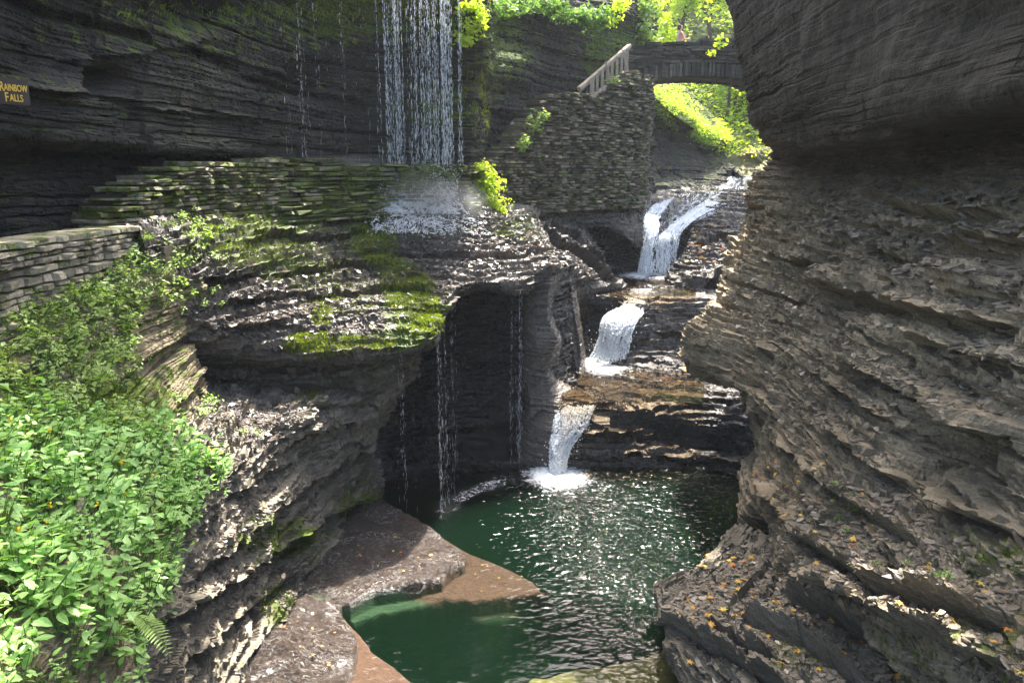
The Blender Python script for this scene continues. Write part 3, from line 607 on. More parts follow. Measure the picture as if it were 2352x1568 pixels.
# ================================================================== masonry
M['stone'] = rock_mat('wall_stone', (.08, .068, .048), (.21, .18, .125), (.40, .34, .25), rough=.85, bump=.4)
M['stone_dark'] = rock_mat('dark_wall_stone', (.035, .032, .025), (.10, .09, .068), (.22, .195, .145), rough=.8, bump=.4)
M['stone_pale'] = rock_mat('pale_coping_stone', (.16, .14, .09), (.32, .28, .18), (.46, .41, .28), rough=.85, bump=.3)
M['mortar'] = simple('wall_core', (.035, .033, .028), .95, .1)
def stonebox():
    V = np.array([[x, y, z] for x in (-.5, .5) for y in (-.5, .5) for z in (-.5, .5)], float)
    V = V.copy()
    F = np.array([[0, 1, 3, 2], [4, 6, 7, 5], [0, 4, 5, 1], [2, 3, 7, 6], [0, 2, 6, 4], [1, 5, 7, 3]])
    # bevelled front (y=-.5): extra ring
    fr = np.array([[-.42, -.62, -.38], [-.42, -.62, .38], [.42, -.62, .38], [.42, -.62, -.38]])
    V = np.concatenate([V, fr]); F = F[[0, 1, 3, 4, 5]]
    ext = np.array([[8, 11, 10, 9], [0, 4, 11, 8], [4, 5, 10, 11], [5, 1, 9, 10], [1, 0, 8, 9]])
    return V, [np.concatenate([F, ext])]
SB_V, SB_F = stonebox()
def stone_wall(prof, hs=(.07, .13), ls=(.18, .45), depth=.4, prot=.05, batter=0.0, seed=0, cop=True, jit=.12):
    """prof: list of (px, py_top, d, py_bottom) -> stones part, core part, coping part"""
    r = np.random.default_rng(seed)
    T = np.array([P(a, b, c) for a, b, c, e in prof]); B = np.array([P(a, e, c) for a, b, c, e in prof])
    xy = T[:, :2]; s = np.concatenate([[0], np.cumsum(np.linalg.norm(np.diff(xy, axis=0), axis=1))])
    zt = lambda q: np.interp(q, s, T[:, 2]); zb = lambda q: np.interp(q, s, B[:, 2])
    pos = []; Rm = []; sc = []; kinds = []
    z = B[:, 2].min(); zmax = T[:, 2].max()
    while z < zmax:
        h = r.uniform(*hs); q = -r.uniform(0, .2)
        while q < s[-1]:
            L = r.uniform(*ls); c = min(max(q + L / 2, 0), s[-1]); t_ = zt(c)
            if z + h * .4 < t_ and z + h > zb(c) - .1:
                i = min(np.searchsorted(s, c, side='right') - 1, len(s) - 2); dv = (xy[i + 1] - xy[i]) / (s[i + 1] - s[i] + 1e-9)
                p = xy[i] + dv * (c - s[i]); nrm = np.array([dv[1], -dv[0]])
                if nrm @ (EYE[:2] - p) < 0: nrm = -nrm
                out = r.uniform(-prot, prot) + batter * (t_ - z)
                cc = np.array([p[0], p[1], z + h / 2]) + np.array([nrm[0], nrm[1], 0]) * (out - depth / 2)
                x = np.array([-nrm[1], nrm[0], 0]); y = -np.array([nrm[0], nrm[1], 0]); a = r.normal() * .03; x = x + np.array([0, 0, a]); zc = np.cross(x, y)
                if zc[2] < 0: x = -x; zc = -zc
                pos.append(cc); Rm.append(np.stack([x, y, zc], 1)); sc.append([L * r.uniform(.86, .96), depth + .1 * r.random(), h * r.uniform(.68, .95)]); kinds.append(z + h * 1.6 > t_)
            q += L
        z += h
    pos, Rm, sc, kinds = np.array(pos), np.array(Rm), np.array(sc), np.array(kinds)
    out = []
    for m_ in ((~kinds), kinds):
        out.append(inst(SB_V, SB_F, pos[m_], Rm[m_], sc[m_] * (np.array([1, 1.0, 1]) if not m_ is kinds else 1), jit, seed + 1) if m_.sum() else None)
    # core
    Vc = []; k = len(prof)
    for i in range(k):
        j = min(i, k - 2); dv = (xy[j + 1] - xy[j]) / (s[j + 1] - s[j] + 1e-9); nrm = np.array([dv[1], -dv[0]])
        if nrm @ (EYE[:2] - xy[i]) < 0: nrm = -nrm
        for dep in (.10, depth + .1):
            pp = xy[i] - nrm * dep; Vc.append([pp[0], pp[1], B[i, 2] - .2]); Vc.append([pp[0], pp[1], T[i, 2] - .10])
    F = []
    for i in range(k - 1):
        a = 4 * i; b = a + 4; F += [[a, b, b + 1, a + 1], [a + 1, b + 1, b + 3, a + 3], [a + 3, b + 3, b + 2, a + 2]]
    F += [[0, 1, 3, 2], [4 * k - 4, 4 * k - 2, 4 * k - 1, 4 * k - 3]]
    return out[0], out[1], (np.array(Vc), [np.array(F)], np.zeros(4 * k))
def wall_thing(label, prof, mat, copmat=None, mossv=0.0, tanr=(.2, .9), wetv=.1, cop=True, **k):
    a, c, core = stone_wall(prof, **k); e = empty('stone_wall', tuple(P(prof[0][0], prof[0][3], prof[0][2])), label=label, cat='wall')
    inv = -np.array(e.location)
    for nm, q, m_ in (('stonework', a, mat), ('coping', c, copmat or mat), ('core', core, M['mortar'])):
        if q is None: continue
        V, F, A = q; mk(nm, V + inv, F, m_, parent=e, attrs={'tan': tanr[0] + (tanr[1] - tanr[0]) * A, 'moss': np.full(len(A), mossv), 'wet': np.full(len(A), wetv)})
    return e
wall_thing('low pale stone parapet with flat coping along the path at left edge', [(-420, 660, 5.4, 900), (-200, 600, 6.6, 820), (0, 562, 8.0, 730), (150, 540, 9.2, 680), (300, 518, 10.8, 620)], M['stone'], M['stone_pale'], .45, hs=(.05, .12), ls=(.10, .32), depth=.5, prot=.05, jit=.055, seed=1, tanr=(.5, 1.2))
wall_thing('stepped mossy stone wall climbing from the parapet to the waterfall', [(248, 482, 11.0, 600), (262, 478, 11.1, 600), (264, 452, 11.15, 600), (290, 450, 11.4, 600), (292, 430, 11.45, 600), (332, 428, 11.9, 590), (334, 404, 11.95, 580), (384, 402, 12.6, 570), (386, 378, 12.7, 560), (520, 376, 14.6, 540), (600, 368, 15.8, 520), (640, 366, 16.4, 515)], M['stone'], M['stone'], .65, hs=(.04, .10), ls=(.12, .40), depth=.5, prot=.08, seed=2, tanr=(.3, 1.1), wetv=.2)
wall_thing('wet mossy ledge wall directly under the falling curtain of water', [(600, 367, 16.3, 500), (700, 367, 17.4, 500), (850, 375, 18.8, 496), (1040, 377, 19.3, 494), (1058, 378, 20.3, 490), (1090, 384, 21.8, 480)], M['stone_dark'], M['stone'], .75, hs=(.07, .12), ls=(.3, .8), depth=.6, prot=.07, batter=.42, seed=3, tanr=(.2, .7), wetv=.55)
wall_thing('tall dry stone retaining wall below the wooden railing', [(1105, 392, 21.3, 500), (1130, 380, 21.8, 500), (1150, 352, 22.3, 490), (1178, 322, 22.9, 480), (1205, 282, 23.5, 480), (1222, 255, 23.9, 478), (1256, 218, 24.6, 476), (1340, 214, 26.0, 474), (1362, 232, 26.3, 472), (1440, 170, 27.6, 470), (1462, 160, 28.0, 468), (1482, 168, 28.4, 466), (1492, 180, 31.5, 452)], M['stone'], M['stone'], .5, hs=(.06, .12), ls=(.15, .5), depth=.5, prot=.15, seed=4, tanr=(-.2, .75))

# steps of the path behind the parapet
st = empty('stone_steps', (0, 0, 0), label='dark reddish stone steps rising behind the parapet at left', cat='steps')
for i in range(9):
    d0 = 11.0 + i * .36; z0 = 5.95 + i * .17
    V, F, A = box((P(60, 500, d0)[0] - .2, d0, z0 - 1.0), (P(330, 500, d0)[0] + .25, d0 + .75, z0), .012)
    mk('step', V, F, M['rock_wet'], parent=st, attrs={'tan': np.full(8, .35), 'wet': np.full(8, .2), 'moss': np.zeros(8)})

# ================================================================== bridge
br = empty('stone_bridge', (4.6, 31, 9), label='arched stone footbridge spanning the gorge beneath bright foliage', cat='bridge')
bo = np.array([4.6, 31, 9.0])
def arch_z(x):   # underside
    x0, x1 = P(1478, 190, 31)[0], P(1735, 190, 31)[0]; t = (x - (x0 + x1) / 2) / ((x1 - x0) / 2); return 10.44 + .36 * np.sqrt(np.clip(1 - (t * .97) ** 2, 0, 1))
xL, xR = P(1432, 110, 31)[0], P(1790, 110, 31)[0]
def bridge_face(y, outward, seed):
    r = np.random.default_rng(seed); ring = []; wallp = []
    x = P(1478, 190, 31)[0]; x1 = P(1740, 190, 31)[0]
    while x < x1:
        w_ = r.uniform(.08, .17); za = float(arch_z(np.array(x + w_ / 2))); h = r.uniform(.42, .56)
        ring.append(box((x, y - .05 + r.uniform(-.07, .05), za - .02 + r.uniform(0, .03)), (x + w_ * .80, y + .45, za + h), .006)); x += w_
    z = 9.6; top = lambda q: 12.0 + .05 * (q - xL)
    while z < 12.25:
        h = r.uniform(.07, .14); x = xL
        while x < xR:
            L = r.uniform(.2, .7); xc = x + L / 2; za = float(arch_z(np.array(xc))) + .5 if xc > P(1478, 190, 31)[0] else 0
            if z > za - .02 and z + h < top(xc) + .05: wallp.append(box((x, y + r.uniform(-.10, .07), z), (x + L * .94, y + .42, z + h * r.uniform(.72, .9)), .014))
            x += L
        z += h
    return join(ring), join(wallp)
for y, sd in ((30.9, 5), (32.9, 6)):
    a, b = bridge_face(y, -1, sd)
    for nm, q in (('arch_ring', a), ('parapet', b)):
        mk(nm, q[0] - bo, q[1], M['stone_dark'], parent=br, attrs={'tan': -.15 + .8 * q[2], 'moss': np.full(len(q[2]), .35), 'wet': np.zeros(len(q[2]))})
xs = np.linspace(xL, xR, 40); zz = arch_z(xs) ; zz[xs < P(1478, 190, 31)[0]] = 9.0
cb_ = []
for y_ in (31.04, 33.04):
    zb_ = np.where(xs < P(1478, 190, 31)[0], 9.0, arch_z(xs) + .06); v_ = np.concatenate([np.c_[xs, 0 * xs + y_, zb_], np.c_[xs, 0 * xs + y_, 0 * xs + 11.9], np.c_[xs, 0 * xs + y_ + .25, 0 * xs + 11.9], np.c_[xs, 0 * xs + y_ + .25, zb_]]) - bo
    i_ = np.arange(39); mk('core', v_, np.concatenate([np.stack([i_ + 40 * a, i_ + 1 + 40 * a, (i_ + 1 + 40 * (a + 1)) % 160, (i_ + 40 * (a + 1)) % 160], 1) for a in range(4)]), M['mortar'], parent=br)
Vs = np.concatenate([np.c_[xs, np.full(40, 31.05), zz + .03], np.c_[xs, np.full(40, 33.1), zz + .03], np.c_[xs, np.full(40, 33.1), np.full(40, 11.2)], np.c_[xs, np.full(40, 31.05), np.full(40, 11.2)]]) - bo
i = np.arange(39); Fs = np.concatenate([np.stack([i + 40 * a, i + 1 + 40 * a, (i + 1 + 40 * (a + 1)) % 160, (i + 40 * (a + 1)) % 160], 1) for a in range(4)])
mk('deck', Vs, Fs, M['stone_dark'], parent=br, attrs={'tan': np.full(160, .4)})

# ================================================================== wooden stair railing
M['wood'] = simple('weathered_wood', (.34, .28, .21), .75, .25, .3, 6, .4); M['wood_dark'] = simple('dark_wood', (.2, .165, .125), .8, .2, .3, 6, .4)
B0, B1 = P(1356, 226, 26.4), P(1441, 164, 28.2); T0, T1 = P(1330, 204, 26.2), P(1446, 105, 28.4)
rl_ = empty('stair_railing', tuple(B0), label='sloping weathered wooden railing leading up to the stone bridge', cat='railing'); o0 = -B0
def sub(n_, part, m_): V, F, A = part; mk(n_, V + o0, F, m_, parent=rl_)
sub('handrail', beam(T0, T1, .16, .10), M['wood']); sub('bottom_rail', beam(B0, B1, .12, .14), M['wood'])
sub('side_board', beam(T0 + [0, .04, -.10], T1 + [0, .04, -.10], .04, .08), M['wood_dark'])
for k_ in range(8):
    t = (k_ + .3) / 7.6; b_ = B0 + (B1 - B0) * t; tt = T0 + (T1 - T0) * (t * .82 + .16); tt = np.array([b_[0], b_[1], T0[2] + (T1[2] - T0[2]) * ((b_[0] - T0[0]) / (T1[0] - T0[0]))])
    sub('baluster', beam(b_, tt - [0, 0, .04], (.09 if k_ not in (0, 7) else .15), .06, (0, 1, 0)), M['wood'])
for k_ in (3, 6.5):
    t = k_ / 7.6; b_ = B0 + (B1 - B0) * t; sub('brace', beam(b_ + [.25, .02, .0], b_ + [-.02, .05, .85], .06, .05, (0, 1, 0)), M['wood'])

# ================================================================== sign
M['sign'] = simple('dark_brown_board', (.045, .032, .026), .6, .3, .25, 8, .3); M['yellow'] = simple('yellow_paint', (.75, .48, .07), .5, .3, .08)
sg = empty('trail_sign', tuple(P(30, 215, 8.7)), label='dark brown board with yellow lettering reading Rainbow Falls', cat='sign')
a0, a1 = P(-22, 179, 8.36), P(73, 198, 8.75); c0, c1 = P(-22, 236, 8.36), P(73, 253, 8.75)
ux = (a1 - a0); W_ = np.linalg.norm(ux[:2]); ang = math.atan2(ux[1], ux[0]); Hh = a1[2] - c1[2]
sg.location = (c0[0], c0[1], c0[2] ); sg.rotation_euler = (math.radians(90), 0, ang)
V, F, A = box((0, 0, -.035), (W_, Hh + .01, 0)); mk('board', V, F, M['sign'], parent=sg)
def text(body, x, y, size, xs=1.0):
    c = bpy.data.curves.new('lettering', 'FONT'); c.body = body; c.size = size; c.extrude = .003; c.align_x = 'CENTER'; c.offset = .001
    o = bpy.data.objects.new('lettering', c); COL.objects.link(o); o.location = (x, y, .004); o.scale = (xs, 1, 1); o.parent = sg
    c.materials.append(M['yellow']); return o
fs = Hh * .42
text('AINBOW', W_ * .665, Hh * .55, fs * .94, .60); text('R', W_ * .315, Hh * .52, fs * 1.3, .62); text('ALLS', W_ * .65, Hh * .13, fs, .64); text('F', W_ * .41, Hh * .10, fs * 1.3, .64)

# text curves become plain meshes
dg = bpy.context.evaluated_depsgraph_get()
for o in [o for o in S.objects if o.type == 'FONT']:
    me = bpy.data.meshes.new_from_object(o.evaluated_get(dg)); q = bpy.data.objects.new('tmp', me); COL.objects.link(q)
    q.parent = sg; q.location = o.location; q.scale = o.scale; bpy.data.objects.remove(o); q.name = 'lettering'

# ================================================================== pool bed, wet shelves
def inpoly(px, py, poly):
    """signed distance-like value (pixels, + inside)"""
    n = len(poly); ins = np.zeros(len(px), bool); dm = np.full(len(px), 1e9)
    for i in range(n):
        x1, y1 = poly[i]; x2, y2 = poly[(i + 1) % n]
        c = ((y1 > py) != (y2 > py)) & (px < (x2 - x1) * (py - y1) / ((y2 - y1) + 1e-9) + x1); ins ^= c
        t = np.clip(((px - x1) * (x2 - x1) + (py - y1) * (y2 - y1)) / ((x2 - x1) ** 2 + (y2 - y1) ** 2 + 1e-9), 0, 1)
        dm = np.minimum(dm, np.hypot(px - x1 - t * (x2 - x1), py - y1 - t * (y2 - y1)))
    return np.where(ins, dm, -dm)
def smst(x, a, b): t = np.clip((x - a) / (b - a), 0, 1); return t * t * (3 - 2 * t)
gx = np.arange(300, 1900, 2.6); gy = np.concatenate([np.arange(1040, 1700, 2.6)])
PXg, PYg = np.meshgrid(gx, gy, indexing='ij'); fx, fy = PXg.ravel(), PYg.ravel()
cx = (fx - 1176) / FPX; cyy = -(fy - 784) / FPX; rr_ = np.stack([cx, cp + cyy * sp, -sp + cyy * cp], 1); B = EYE + rr_ * ((-EYE[2]) / rr_[:, 2])[:, None]
wob = 16 * vn(B[:, 0] * 1.1, B[:, 1] * 1.1, B[:, 0] * 0, 4) + 9 * vn(B[:, 0] * 2.1, B[:, 1] * 2.1, B[:, 0] * 0, 5) + 4 * vn(B[:, 0] * 6, B[:, 1] * 6, B[:, 0] * 0, 6)
upper = [(560, 1290), (860, 1120), (905, 1160), (985, 1200), (1058, 1262), (1062, 1290), (1030, 1345), (960, 1352), (880, 1370), (815, 1405), (760, 1400), (700, 1380), (560, 1400)]
lower = [(480, 1390), (690, 1352), (790, 1392), (800, 1430), (812, 1500), (800, 1570), (780, 1700), (400, 1700)]
brown1 = [(900, 1160), (985, 1195), (1060, 1240), (1160, 1285), (1232, 1318), (1250, 1340), (1290, 1345), (1200, 1358), (1100, 1362), (1000, 1362), (900, 1340)]
brown1b = [(1000, 1350), (1230, 1350), (1190, 1378), (1120, 1388)]
brown2 = [(760, 1400), (800, 1410), (850, 1480), (910, 1520), (990, 1600), (1040, 1700), (700, 1700)]
algae = [(1140, 1600), (1205, 1508), (1320, 1488), (1440, 1480), (1500, 1455), (1525, 1410), (1640, 1440), (1640, 1700), (1150, 1700)]
rim = [(790, 1395), (850, 1372), (960, 1345), (1030, 1340), (1030, 1362), (900, 1388), (820, 1418)]
sdU, sdL, sd1, sd1b, sd2, sdA, sdR = [inpoly(fx + wob, fy + wob * .6, p_) for p_ in (upper, lower, brown1, brown1b, brown2, algae, rim)]
bz = -1.9 + .25 * vn(B[:, 0] * .9, B[:, 1] * .9, B[:, 0] * 0, 8)
bz = np.maximum(bz, -1.9 + 1.74 * smst(sd1, -14, 4)); bz = np.maximum(bz, -1.9 + 1.5 * smst(sd1b, -20, 8)); bz = np.maximum(bz, -1.9 + 1.84 * smst(sd2, -10, 6)); bz = np.maximum(bz, -1.9 + 1.72 * smst(sdA, -30, 25))
bz = np.maximum(bz, -1.9 + 1.72 * smst(sdR, -10, 4))
st_ = .035 * np.floor(4 * (fbm(np.c_[B[:, :2], B[:, 0] * 0], .9, 4, 33) + 1)) + .03 * fbm(np.c_[B[:, :2], B[:, 0] * 0], 5, 3, 34)
flow_ = 1 - np.abs(fbm(np.c_[B[:, 0] * 1.6 + .8 * vn(B[:, 0] * 1.5, B[:, 1] * 1.5, B[:, 0] * 0, 36), B[:, 1] * 3.2 + .8 * vn(B[:, 1] * 1.5, B[:, 0] * 1.5, B[:, 0] * 0, 37), B[:, 0] * 0], 1.1, 4, 38)) * 2
FLOW = .045 * flow_
topU = -.09 + FLOW + .0006 * np.clip(sdU, 0, 200) + st_ * .8 + .05 * smst(sdU, 60, 160)
bz = np.where(sdU > -4, np.maximum(bz, -.3 + (topU + .3) * smst(sdU, -4, 9)), bz)
topL = -.07 + FLOW + .0012 * np.clip(sdL, 0, 300) + st_ + .15 * smst(sdL, 60, 200)
bz = np.where(sdL > -4, np.maximum(bz, -.3 + (topL + .3) * smst(sdL, -4, 8)), bz)
sand = np.maximum(smst(sd1, -16, 2), smst(sd2, -10, 4)) * smst(bz, -1.5, -.3); alg = smst(sdA, -40, 30) * (1 - sand)
land = smst(bz, -.06, .02)
BV = B.copy(); BV[:, 2] = bz
m, n, l, b = newmat('pool_bed'); pos = N_(n, 'NewGeometry').outputs['Position']
nb = noise(n, l, pos, 3, 6, .7); nb2 = noise(n, l, mapping(n, l, pos, (1, 1, 6)), 9, 5, .7)
att = lambda q: N_(n, 'Attribute', attribute_name=q).outputs['Fac']
deep = ramp(n, l, nb, [(.3, (.035, .10, .04)), (.7, (.08, .17, .06))])
sandc = ramp(n, l, nb2, [(.3, (.12, .056, .034)), (.7, (.22, .105, .062))])
algc = ramp(n, l, nb, [(.3, (.16, .15, .03)), (.7, (.32, .27, .07))])
landc = ramp(n, l, nb2, [(.3, (.016, .011, .008)), (.55, (.05, .034, .024)), (.8, (.13, .095, .07))])
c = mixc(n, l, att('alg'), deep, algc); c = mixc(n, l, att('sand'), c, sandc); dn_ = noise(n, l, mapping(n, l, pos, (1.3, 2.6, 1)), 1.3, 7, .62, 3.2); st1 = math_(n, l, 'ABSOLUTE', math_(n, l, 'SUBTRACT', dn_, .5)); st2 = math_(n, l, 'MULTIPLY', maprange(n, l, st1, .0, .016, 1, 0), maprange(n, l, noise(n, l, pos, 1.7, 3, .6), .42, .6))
landc = mixc(n, l, math_(n, l, 'MULTIPLY', st2, .6), landc, (.72, .7, .66))  # white lines put sky glints of running water into the colour
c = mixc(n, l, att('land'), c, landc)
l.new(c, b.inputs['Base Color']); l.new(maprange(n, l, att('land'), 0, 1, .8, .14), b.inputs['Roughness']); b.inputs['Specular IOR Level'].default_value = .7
bm = N_(n, 'Bump'); bm.inputs['Strength'].default_value = 1.0; bm.inputs['Distance'].default_value = .09
l.new(math_(n, l, 'ADD', noise(n, l, pos, 4.5, 7, .72, 2.2), math_(n, l, 'MULTIPLY', noise(n, l, pos, 30, 3, .6), .25)), bm.inputs['Height']); l.new(bm.outputs[0], b.inputs['Normal'])
M['bed'] = m
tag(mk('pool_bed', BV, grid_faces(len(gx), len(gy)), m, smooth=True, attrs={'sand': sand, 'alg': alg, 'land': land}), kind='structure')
SN['bedP'] = (BV, np.tile([0, 0, 1.], (len(BV), 1)), fx, fy)

# ================================================================== water
def water_mat(name, tint, bscale, bstr, dens=0.0, vcol=(.2, .6, .4), rough=.05, foamy=True):
    m, n, l, b = newmat(name); n.remove(b); pos = N_(n, 'NewGeometry').outputs['Position']
    bm = N_(n, 'Bump'); bm.inputs['Strength'].default_value = min(1, bstr); bm.inputs['Distance'].default_value = .10
    mp = mapping(n, l, pos, (1, 1.5, 1))
    h = math_(n, l, 'ADD', noise(n, l, mp, bscale, 1, .5, .8), math_(n, l, 'MULTIPLY', noise(n, l, mp, bscale * 2.3, 0, .5, .4), .30))
    ch = N_(n, 'Attribute', attribute_name='chop').outputs['Fac']
    l.new(math_(n, l, 'MULTIPLY', h, ch), bm.inputs['Height'])
    fr = N_(n, 'Fresnel'); fr.inputs[0].default_value = 1.33; l.new(bm.outputs[0], fr.inputs['Normal'])
    tr = N_(n, 'BsdfTransparent'); tr.inputs[0].default_value = (*tint, 1)
    gl = N_(n, 'BsdfGlossy'); gl.inputs['Roughness'].default_value = rough; l.new(bm.outputs[0], gl.inputs['Normal'])
    mx = N_(n, 'MixShader'); l.new(fr.outputs[0], mx.inputs[0]); l.new(tr.outputs[0], mx.inputs[1]); l.new(gl.outputs[0], mx.inputs[2])
    fo = N_(n, 'BsdfDiffuse'); fo.inputs[0].default_value = (.85, .88, .88, 1)
    fa = N_(n, 'Attribute', attribute_name='foam').outputs['Fac']
    fn = noise(n, l, pos, 7, 7, .8, 1.0)
    ff = maprange(n, l, math_(n, l, 'ADD', fn, math_(n, l, 'MULTIPLY', fa, .75)), .82, 1.1)
    ff = math_(n, l, 'MULTIPLY', ff, math_(n, l, 'MINIMUM', math_(n, l, 'MULTIPLY', fa, 4), 1.0))
    m2 = N_(n, 'MixShader'); l.new(ff, m2.inputs[0]); l.new(mx.outputs[0], m2.inputs[1]); l.new(fo.outputs[0], m2.inputs[2])
    l.new(m2.outputs[0], n['Material Output'].inputs[0])
    if dens:
        va = N_(n, 'VolumePrincipled'); va.inputs['Color'].default_value = (*vcol, 1); va.inputs['Density'].default_value = dens
        l.new(va.outputs[0], n['Material Output'].inputs[1])
    return m
M['pool'] = water_mat('green_pool_water', (.93, .96, .93), 4.2, 1.0, 1.7, (.012, .042, .020), rough=.06)
M['shallow'] = water_mat('brown_stream_water', (.55, .46, .34), 6, .7)
def water_sheet(name, z, poly_pad, chopf, foamf, mat, xr, yr, step=3.2, depth=None, amp=.012):
    gx = np.arange(*xr, step); gy = np.arange(*yr, step); A, Bq = np.meshgrid(gx, gy, indexing='ij'); fx, fy = A.ravel(), Bq.ravel()
    cx = (fx - 1176) / FPX; cy = -(fy - 784) / FPX; r = np.stack([cx, cp + cy * sp, -sp + cy * cp], 1); V = EYE + r * ((z - EYE[2]) / r[:, 2])[:, None]
    ch = chopf(V, fx, fy); fo = foamf(V, fx, fy)
    V[:, 2] += ch * amp * (fbm(V, 3.2, 2, 77) * 1.5 + .8 * vn(V[:, 0] * 9, V[:, 1] * 12, V[:, 0] * 0, 78))
    F = grid_faces(len(gx), len(gy)); at = {'chop': ch, 'foam': fo}
    if depth:
        nu, nv = len(gx), len(gy); V2 = V.copy(); V2[:, 2] = z - depth; o = len(V)
        ring = np.concatenate([np.arange(nv), np.arange(1, nu) * nv + nv - 1, (nu - 1) * nv + np.arange(nv - 2, -1, -1), np.arange(nu - 2, 0, -1) * nv])
        nx = np.roll(ring, -1); side = np.stack([ring, nx, nx + o, ring + o], 1)
        V = np.concatenate([V, V2]); F = np.concatenate([F, (grid_faces(nu, nv) + o)[:, ::-1], side]); at = {k: np.concatenate([a, a]) for k, a in at.items()}
    o = mk(name, V, F, mat, smooth=True, attrs=at); return tag(o, kind='structure')
I1 = PZ(1278, 1092, 0); I2 = PZ(1030, 1170, 0)
def chop_pool(V, fx, fy):
    d = np.hypot(V[:, 0] - I1[0], V[:, 1] - I1[1])
    g = np.exp(-(((V[:, 0] - 2.4) / 1.7) ** 2 + ((V[:, 1] - 13.2) / 2.6) ** 2)); return np.clip(.13 + .85 * g + .6 * np.exp(-(d / 2.2) ** 2) + .2 * smst(V[:, 0], .5, 2.5) + .12 * vn(V[:, 0] * .8, V[:, 1] * .8, d * 0, 44), .06, 1.1)
def foam_pool(V, fx, fy):
    d = np.hypot(V[:, 0] - I1[0], (V[:, 1] - I1[1])); e = blob(fx, fy, [(1030, 1160, 60, 34, .36, -30), (1110, 1120, 60, 18, .3, -20)])
    return .85 * np.exp(-(d / .55) ** 2) + .40 * np.exp(-(d / 1.9) ** 2) + e
water_sheet('pool_water', 0.0, 0, chop_pool, foam_pool, M['pool'], (560, 1900), (1060, 1680), 3.0, 2.4, .02)
Z2, Z3 = PZ(1420, 870, 0)[2] * 0 + 1.62, 3.42
I3 = PZ(1400, 828, Z2); I4 = PZ(1490, 632, Z3)
water_sheet('stream_pool', Z2, 0, lambda V, x, y: 1.0 * np.exp(-np.hypot(V[:, 0] - I3[0], V[:, 1] - I3[1]) / 2) + .15, lambda V, x, y: .9 * np.exp(-(np.hypot(V[:, 0] - I3[0], V[:, 1] - I3[1]) / .9) ** 2) + blob(x, y, [(1385, 850, 60, 22, .45), (1330, 905, 50, 12, .28)]), M['shallow'], (1290, 1620), (800, 925), 2.2)
water_sheet('stream_pool', Z3, 0, lambda V, x, y: 1.0 * np.exp(-np.hypot(V[:, 0] - I4[0], V[:, 1] - I4[1]) / 2) + .2, lambda V, x, y: .8 * np.exp(-(np.hypot(V[:, 0] - I4[0], V[:, 1] - I4[1]) / 1.0) ** 2) + .2 + blob(x, y, [(1475, 670, 50, 10, .22)]), M['shallow'], (1400, 1600), (612, 682), 2.0)

# white water -------------------------------------------------------
m, n, l, b = newmat('white_water'); b.inputs['Base Color'].default_value = (.86, .88, .9, 1); b.inputs['Roughness'].default_value = .3
t = N_(n, 'BsdfTranslucent'); t.inputs[0].default_value = (.85, .88, .9, 1); mx = N_(n, 'MixShader'); mx.inputs[0].default_value = .5
l.new(b.outputs[0], mx.inputs[1]); l.new(t.outputs[0], mx.inputs[2]); l.new(mx.outputs[0], n['Material Output'].inputs[0]); M['foam'] = m
m, n, l, b = newmat('falling_water_sheet'); b.inputs['Base Color'].default_value = (.8, .83, .86, 1); b.inputs['Roughness'].default_value = .15
ua = N_(n, 'Attribute', attribute_name='u').outputs['Fac']; va = N_(n, 'Attribute', attribute_name='v').outputs['Fac']
cb = N_(n, 'CombineXYZ'); l.new(ua, cb.inputs[0]); l.new(va, cb.inputs[1])
fn = noise(n, l, mapping(n, l, cb.outputs[0], (1, .25, 1)), 17, 6, .8, 1.0); ed = N_(n, 'Attribute', attribute_name='edge').outputs['Fac']; al = maprange(n, l, math_(n, l, 'SUBTRACT', fn, math_(n, l, 'MULTIPLY', ed, .30)), .46, .60)
tr = N_(n, 'BsdfTransparent'); tl = N_(n, 'BsdfTranslucent'); tl.inputs[0].default_value = (.85, .88, .9, 1); ma = N_(n, 'MixShader'); ma.inputs[0].default_value = .5
l.new(b.outputs[0], ma.inputs[1]); l.new(tl.outputs[0], ma.inputs[2]); mx = N_(n, 'MixShader'); l.new(al, mx.inputs[0]); l.new(tr.outputs[0], mx.inputs[1]); l.new(ma.outputs[0], mx.inputs[2]); l.new(mx.outputs[0], n['Material Output'].inputs[0]); M['sheet'] = m
DROP_V = np.array([[0, 0, .5], [.5, 0, .1], [-.25, .43, .1], [-.25, -.43, .1], [0, 0, -.5]]); DROP_F = [np.array([[0, 1, 2], [0, 2, 3], [0, 3, 1], [4, 2, 1], [4, 3, 2], [4, 1, 3]])]
